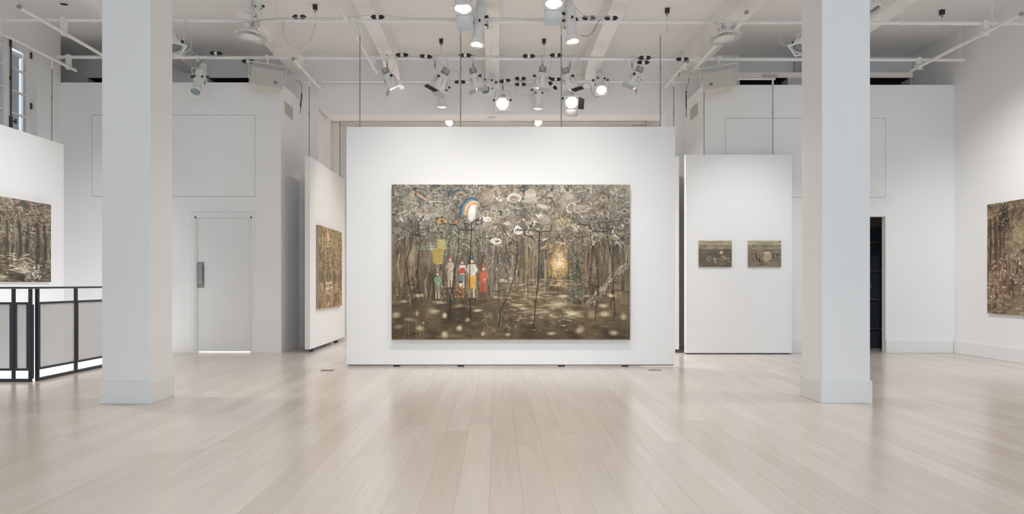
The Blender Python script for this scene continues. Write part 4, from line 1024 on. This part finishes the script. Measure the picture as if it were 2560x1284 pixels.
# on the third cross pipe
stage_light('profile', 'white profile spot pointing straight down with warm lens, under the black-door wash light', h3(1107), PX(1106, 218, R3 - .15), (-.02, .04, -1), .98, M_LITW, 60, WARM, cable=h3(1130))
stage_light('profile', 'unlit white profile spot facing the room with a dark round mouth', h3(1222), PX(1223, 207, R3 - .38), (-.18, -.80, -.52), 1.0, M_LENSOFF, 0, cable=h3(1240))
stage_light('par', 'white wash light glaring into the room, hanging lowest left of the centre', h3(1257), PX(1256, 250, R3 - .1), (-.01, -.82, -.57), 1.12, M_LIT, 30, deg=70)
stage_light('profile', 'white profile spot with amber lens hanging straight down between the centre rods', h3(1347), PX(1346, 225, R3 - .15), (-.02, .05, -1), .92, M_LITW, 60, WARM, cable=h3(1310))
stage_light('par', 'white wash light glaring into the room between two black barn doors', h3(1427), PX(1427, 246, R3 - .1), (0, -.80, -.60), 1.12, M_LIT, 30, doors=((0, 30, .13, M_GREY), (1, 50, .10, M_BLACK)), deg=70)
stage_light('profile', 'white profile spot glaring into the room right of the centre', h3(1502), PX(1501, 200, R3 - .38), (-.05, -.72, -.69), 1.0, M_LIT, 30, deg=60, cable=h3(1480))
# half hidden by the columns
stage_light('par', 'white wash light half hidden behind the left column', PX(424, 52, 9.46), PX(431, 98, R1), (.35, -.3, -.85), 1.05, M_LENSOFF, 0)
stage_light('par', 'white wash light half hidden behind the right column, under the first cross pipe', PX(2010, 58, 9.46), PX(2006, 100, R1), (-.4, -.3, -.8), 1.0, M_LENSOFF, 0)
stage_light('par', 'white wash light with shiny frame high beside the right column', PX(2172, 20, 8.9), PX(2172, 4, 8.8), (.3, -.3, -.9), .9, M_LENSOFF, 0, doors=((0, 20, .08, T_),))
# in the far hall, peeping over the wide panel
for px_, s_ in ((1131, 'left'), (1338, 'right')):
    hp_ = Vector((XX(px_, 14.2), 14.2, ZZ(306.5, 14.2)))
    stage_light('par', 'glowing wash light in the far hall peeping over the wide panel, ' + ('beside a single rod' if s_ == 'left' else 'between two rods'), hp_, hp_ + Vector((0, -.24, -.005)), (.3 if s_ == 'right' else -.3, -.75, -.5), .85, M_LITD, 0)

# ------------------------------------------------------------------ round high-bay lights
def highbay(lab, c, tilt, hook_top, sd=1):
    c = Vector(c)
    r = thing('high_bay_light', lab, 'ceiling light', c, 'round high-bay lights')
    M = Matrix.Translation(c) @ Matrix.Rotation(tilt[0], 4, 'X') @ Matrix.Rotation(tilt[1], 4, 'Y')
    MB().lathe([(.05, .085), (.09, .082), (.105, .066), (.15, .056), (.195, .036), (.213, .022), (.215, .016), (.205, .012)], 36, M).build('housing', M_FIX, r, smooth=True)
    for k in range(36):
        R = M @ Matrix.Rotation(2 * math.pi * k / 36, 4, 'Z')
        MB().box(.128, .206, -.0035, .0035, -.02, .0105, R).build('cooling_fin', M_FIX, r)
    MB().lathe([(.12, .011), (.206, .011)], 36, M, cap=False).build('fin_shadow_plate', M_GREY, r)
    MB().lathe([(.128, .012), (.132, -.018), (.122, -.022), (.11, -.018)], 36, M, cap=False).build('lens_ring', M_FIX, r, smooth=True)
    MB().lathe([(0, -.024), (.06, -.022), (.115, -.014)], 36, M, cap=False).build('lens', M_HBLENS, r, smooth=True)
    MB().lathe([(.203, .012), (.215, .012), (.216, -.006), (.206, -.008)], 36, M, cap=False).build('rim', M_FIX, r, smooth=True)
    t = M @ Vector((0, 0, .085)); ht = Vector(hook_top)
    m = MB().tube([t, t + Vector((0, 0, .03))], .03, 10)
    m.tube([t + Vector((-.08, 0, -.01)), t + Vector((-.03, 0, .06)), t + Vector((0, 0, .07)), t + Vector((.03, 0, .06)), t + Vector((.08, 0, -.01))], .006, 6)
    m.tube([t + Vector((0, 0, .03)), ht], .008, 6)
    m.build('hook', M_GREY, r)
    MB().tube([t + Vector((.03 * sd, 0, .0)), t + Vector((.09 * sd, -.02, .03)), t + Vector((.08 * sd, -.03, .08)), ht + Vector((.12 * sd, -.031, 0))], .005, 6).build('power_cable', M_CABLE, r)
    return r
highbay('round finned high-bay light hanging above the white door side', PX(628, 92, 9.3), (math.radians(-4), math.radians(5)), PX(632, 54, R1))
highbay('round finned high-bay light hanging above the cream loudspeaker near the right column', PX(1810, 95, 9.3), (math.radians(-4), math.radians(-6)), PX(1806, 58, R1), -1)

# ------------------------------------------------------------------ loudspeakers
def loudspeaker(lab, c, yaw, pitch, hang, roll=0):
    c = Vector(c)
    r = thing('loudspeaker', lab, 'loudspeaker', c, 'cream wall loudspeakers')
    M = Matrix.Translation(c) @ Matrix.Rotation(yaw, 4, 'Z') @ Matrix.Rotation(pitch, 4, 'X') @ Matrix.Rotation(roll, 4, 'Y')
    w, h, d = .245, .142, .26
    f = [(-w, 0, -h), (w, 0, -h), (w, 0, h), (-w, 0, h)]; bk = [(-w * .62, d, -h * .9), (w * .62, d, -h * .9), (w * .62, d, h * .9), (-w * .62, d, h * .9)]
    MB().add(f + bk, [(0, 1, 2, 3), (7, 6, 5, 4), (0, 4, 5, 1), (1, 5, 6, 2), (2, 6, 7, 3), (3, 7, 4, 0)], M).build('cabinet', M_SPEAKER, r, bevel=.012)
    gm = MB(); gw, gh = w - .016, h - .014
    gm.add([(-gw, -.012, -gh), (gw, -.012, -gh), (gw, -.012, gh), (-gw, -.012, gh), (-gw, .002, -gh), (gw, .002, -gh), (gw, .002, gh), (-gw, .002, gh)], [(0, 1, 2, 3), (7, 6, 5, 4), (0, 4, 5, 1), (1, 5, 6, 2), (2, 6, 7, 3), (3, 7, 4, 0)], M)
    gr = gm.build('grille', M_GRILLE, r, bevel=.004)
    sx = 1 if yaw > 0 else -1
    bxp = .12 * sx
    bm_ = MB().box(bxp - .018, bxp + .018, -.016, -.0125, -.075 - .018 + .02, -.075 + .018 + .02, M)
    bo = bm_.build('badge', M_BLACK, gr); bo['label'] = 'small dark square badge'
    MB().box(bxp - .009, bxp + .009, -.018, -.0162, -.075 - .009 + .02, -.075 + .009 + .02, M).build('badge_mark', M_SPEAKER, gr)
    m = MB(); q = [(-w - .022, .05, -.02), (-w - .022, .05, h + .085), (w + .022, .05, h + .085), (w + .022, .05, -.02)]
    for a, b_ in zip(q[:-1], q[1:]):
        a, b_ = Vector(a), Vector(b_); 
        if a.x == b_.x: m.box(a.x - .004, a.x + .004, .03, .07, min(a.z, b_.z), max(a.z, b_.z), M)
        else: m.box(a.x - .004, b_.x + .004, .03, .07, a.z - .004, a.z + .004, M)
    m.build('bracket', M_PIPE, r)
    for s_ in (-1, 1):
        MB().tube([M @ Vector((s_ * (w - .02), .05, 0)), M @ Vector((s_ * (w + .035), .05, 0))], .022, 12).build('bracket_knob', M_SPEAKER, r, smooth=True)
    t = M @ Vector((0, .05, h + .085)); ht = Vector(hang)
    MB().tube([t, t.lerp(ht, .5), ht], .011, 8).box(ht.x - .02, ht.x + .02, ht.y - .035, ht.y + .035, ht.z - .035, ht.z + .035).build('pipe_clamp', M_PIPE, r)
    MB().tube([M @ Vector((-.05, d * .8, h)), M @ Vector((-.06, d * .4, h + .1)), ht + Vector((-.05, -.032, .0))], .004, 6).build('speaker_cable', M_CABLE, r)
loudspeaker('cream loudspeaker in a bracket over the white door, turned to the room centre', PX(668, 194, 10.78), math.radians(20), math.radians(-5), h2(668), math.radians(4))
loudspeaker('cream loudspeaker in a bracket over the small paintings, turned to the room centre', PX(1798, 199, 10.70), math.radians(-20), math.radians(-5), h2(1798), math.radians(-4))

# ------------------------------------------------------------------ plugs on the pipes, ceiling anchors, cables
def plug(lab, c, dx=1, tilt=0., s=1.0, group=None):
    c = Vector(c)
    r = thing('power_connector', lab, 'connector', c, group)
    M = Matrix.Translation(c) @ Matrix.Rotation(tilt, 4, 'Y') @ Matrix.Scale(s, 4)
    MB().lathe([(.022, -.022), (.022, .022)], 10, M @ Matrix.Rotation(math.pi / 2, 4, 'Y')).build('sleeve', M_PIPE, r)
    for k in (-1, 1):
        MB().lathe([(.027, .0), (.029, .01), (.029, .05), (.014, .06), (.008, .075)], 10, M @ Matrix.Translation((k * .022, 0, 0)) @ Matrix.Rotation(k * math.pi / 2, 4, 'Y')).build('plug_body', M_BLACK, r, smooth=True)
g1, g2, g3 = 'connectors on the first cross pipe', 'connectors on the second cross pipe', 'connectors on the third cross pipe'
A_ = 'black-and-white connector '
for px_, py_, w_ in ((748, 42, 'on the first cross pipe above the hanging cable loop'), (944, 38, 'on the first cross pipe beside the leftmost rod of the wide panel'), (1170, 61, 'just left of the left-tilted warm profile spot'), (1472, 46, 'on the first cross pipe just right of the right-tilted profile spot'), (1528, 46, 'on the first cross pipe where the grey swag cable arrives')):
    plug(A_ + w_, PX(px_, py_, R1 - .06) if py_ > 55 else Vector((XX(px_, R1), R1, zr1(px_) + PR + .029)), group=g1, s=.95)
for px_, py_, tl, w_ in ((540, 133, .06, 'right above the unlit spot with bluish lens'), (620, 153, 0, 'under the pipe beside the cream loudspeaker bracket over the door'), (1005, 137, 0, 'on the second pipe right of the first leaning wash light'), (1065, 141, .1, 'on the second pipe left of the wash light with open black doors'),
                         (1163, 138, 0, 'on the second pipe beside the second rod of the wide panel'), (1322, 140, 0, 'on the second pipe left of the downward wash light'), (1390, 138, 0, 'on the second pipe left of the third rod of the wide panel'), (1612, 144, 0, 'upper of two on the second pipe right of the last leaning wash light'), (1608, 156, 0, 'lower of two on the second pipe right of the last leaning wash light'), (1706, 148, 0, 'on the second pipe above the short lengthwise pipe end')):
    plug(A_ + w_, PX(px_, py_, R2 - .07), tilt=tl, group=g2)
for px_, py_, tl, w_ in ((1150, 205, 0, 'crossed by the second rod, close before the bulkhead'), (1262, 202, -.15, 'above the lowest glaring wash light'), (1301, 196, 0, 'upper of the stacked pair close before the bulkhead'), (1301, 211, 0, 'lower of the stacked pair close before the bulkhead'), (1389, 198, 0, 'level one right of the downward wash light'), (1382, 214, .75, 'steeply tilted one right of the downward wash light')):
    plug(A_ + w_, PX(px_, py_, R3 - .08), tilt=tl, group=g3)

def anchor(px, py, drop, w_):
    Y = (ZC - CAMH) * F / (CY - py)
    c = Vector((XX(px, Y), Y, ZC))
    r = thing('ceiling_anchor', 'small black ceiling anchor with thin wire ' + w_, 'ceiling anchor', c - Vector((0, 0, .1)), 'cable anchors on the ceiling')
    bx(c.x - .055, c.x + .055, c.y - .055, c.y + .055, ZC - .006, ZC - .0005).build('ceiling_plate', M_CEIL, r)
    bx(c.x - .029, c.x + .029, c.y - .029, c.y + .029, ZC - .075, ZC - .006).build('anchor_body', M_BLACK, r, bevel=.003)
    MB().lathe([(.018, 0), (.018, -.03), (.008, -.04)][::-1], 10, Matrix.Translation((c.x, c.y, ZC - .075))).build('ferrule', M_GREY, r)
    MB().tube([(c.x, c.y, ZC - .11), (c.x + .005, c.y, ZC - drop)], .003, 5).build('wire', M_STEEL, r)
for px_, py_, dr, w_ in ((788, 11, .34, 'above the hanging cable loop'), (1103, 97, .22, 'above the wash light with open black doors'), (1360, 97, .24, 'above the downward wash light'), (1668, 20, .36, 'above the rightmost rod of the wide panel'), (2355, 24, .26, 'near the long right wall')): anchor(px_, py_, dr, w_)
hole = thing('ceiling_downlight', 'small recessed dark downlight in the ceiling above the stairwell', 'downlight', (XX(160, (ZC - CAMH) * F / 699), (ZC - CAMH) * F / 699, ZC - .01))
hl = origin(hole)
MB().lathe([(.075, .009), (.075, 0), (.05, 0)], 20, Matrix.Translation(hl), cap=False).build('trim_ring', M_CEIL, hole)
MB().lathe([(.0, .004), (.05, .004)], 20, Matrix.Translation(hl), cap=False).build('aperture', M_BLACK, hole)

def cable(lab, pts, r=.005, m=M_CABLE, n=8):
    P_ = [Vector(p) for p in pts]; out = []
    for i in range(len(P_) - 1):      # Catmull-Rom through the points
        p0, p1, p2, p3 = P_[max(i - 1, 0)], P_[i], P_[i + 1], P_[min(i + 2, len(P_) - 1)]
        for k in range(n):
            t = k / n
            out.append(.5 * ((2 * p1) + (-p0 + p2) * t + (2 * p0 - 5 * p1 + 4 * p2 - p3) * t * t + (-p0 + 3 * p1 - 3 * p2 + p3) * t ** 3))
    out.append(P_[-1])
    o = MB().tube(out, r, 6).build('cable', m, smooth=True)
    return tag(o, lab, 'cable')
Y1c = R1 - .03
cable('pale cable looping down from the first cross pipe right of the left round light', [PX(*p, Y1c) for p in ((707, 52), (709, 80), (722, 108), (744, 120), (766, 112), (780, 90), (787, 62))], .005)
cable('pale cable loop hanging beside the left column over the white door', [PX(*p, Y1c) for p in ((464, 46), (465, 70), (478, 100), (476, 122), (462, 131), (452, 127))], .005)
cable('black cable hanging down beside the left corner room edge', [PX(738, 203.5, 12.2)] + [PX(*p, 12.1) for p in ((746, 202), (753, 212), (754, 240), (752, 260), (751, 284))], [.004] * 22 + [.011] * 13 + [.004] * 6, M_CABLED)
cable('black cable hanging down beside the right corner room edge', [PX(1722, 186, 11.18)] + [PX(*p, 11.3) for p in ((1722, 200), (1721, 209), (1716, 218), (1715.5, 250), (1715.5, 270), (1716, 292))], [.004] * 27 + [.010] * 13 + [.005] * 9, M_CABLED)
cable('pale cable sagging beside the right column', [PX(*p, Y1c) for p in ((1950, 90), (1950, 102), (1958, 113), (1968, 114))], .005)
cable('thin pale cable running along the first cross pipe over the wide panel', [PX(*p, R1 - .036) for p in ((560, 56), (600, 57), (690, 45.5), (830, 44), (890, 41), (930, 36.5), (950, 34), (1000, 44), (1100, 46), (1230, 45), (1330, 47), (1418, 44), (1530, 42))], .0045)
cable('thin pale cable running along the pipe that carries most stage lights', [PX(*p, R2 - .03) for p in ((930, 138), (960, 136), (1000, 139), (1060, 141), (1120, 137), (1180, 138), (1250, 140), (1300, 141), (1380, 139), (1480, 142), (1600, 143), (1700, 144))], .0045)
cable('grey cable swagging from the right profile spot up to the first cross pipe', [PX(*p, R1 - .12) for p in ((1452, 88), (1468, 90), (1482, 80), (1492, 62), (1500, 50))], .006, M_GREY)
cable('thin cable loop hanging before the bulkhead left of the centre', [PX(*p, R3 - .1) for p in ((1070, 145), (1090, 150), (1110, 165), (1145, 180), (1148, 200))], .004)
cable('thin cable loop hanging before the bulkhead right of the glaring spot', [PX(*p, R3 - .1) for p in ((1455, 215), (1462, 208), (1476, 212), (1480, 232), (1490, 243), (1500, 240))], .005, M_GREY)
cable('thin cable curving down beside the quad connector', [PX(*p, R3 - .1) for p in ((1288, 197), (1286, 210), (1294, 228), (1312, 238), (1335, 240))], .004)

# ------------------------------------------------------------------ small fittings
for px_, lab, X, Yc, sgn in ((0, 'beige vent grille high on the side of the left corner room', XLE, None, 1), (1, 'beige vent grille high on the side of the right corner room', XRE, None, -1)):
    if sgn == 1: ya, yb_ = X * F / (711 - CX), X * F / (731 - CX); z0, z1 = ZZ(284, ya), ZZ(253, ya)
    else: ya, yb_ = X * F / (1745 - CX), X * F / (1727 - CX); z0, z1 = ZZ(286, ya), ZZ(256, ya)
    r = thing('vent_grille', lab, 'vent', (X, (ya + yb_) / 2, z0), 'side vent grilles')
    bx(X, X + sgn * .006, ya - .02, yb_ + .02, z0 - .02, z1 + .02).build('vent_frame', M_TRIM, r)
    n = 10
    for k in range(n):
        zz = z0 + (z1 - z0) * (k + .5) / n
        bx(X + sgn * .006, X + sgn * .011, ya, yb_, zz - (z1 - z0) / n * .42, zz + (z1 - z0) / n * .42).build('louvre', M_VENT, r)
sw = thing('light_switch', 'small white switch plate on the right corner room wall', 'switch', PX(2017, 668, YR - .001))
bx(XX(2010, YR), XX(2024, YR), YR - .010, YR - .001, ZZ(667.5, YR), ZZ(648.5, YR)).build('plate', M_TRIM, sw, bevel=.002)
bx(XX(2014.5, YR), XX(2019.5, YR), YR - .016, YR - .010, ZZ(661, YR), ZZ(655, YR)).build('rocker', M_TRIM, sw, bevel=.002)
for px_, py_, lab in ((818.5, 925.5, 'small flat floor outlet lid left of the wide panel'), (1637, 924.5, 'small flat floor outlet lid before the right end of the wide panel')):
    Y = CAMH * F / (py_ - CY); x = XX(px_, Y)
    r = thing('floor_outlet', lab, 'floor outlet', (x, Y, 0), 'floor outlet lids')
    bx(x - .078, x + .078, Y - .06, Y + .06, .0005, .004).build('lid', M_FLOORBOX, r, bevel=.001)
    bx(x - .06, x + .06, Y - .045, Y + .045, .0042, .006).build('flap', M_FLOORBOX, r)
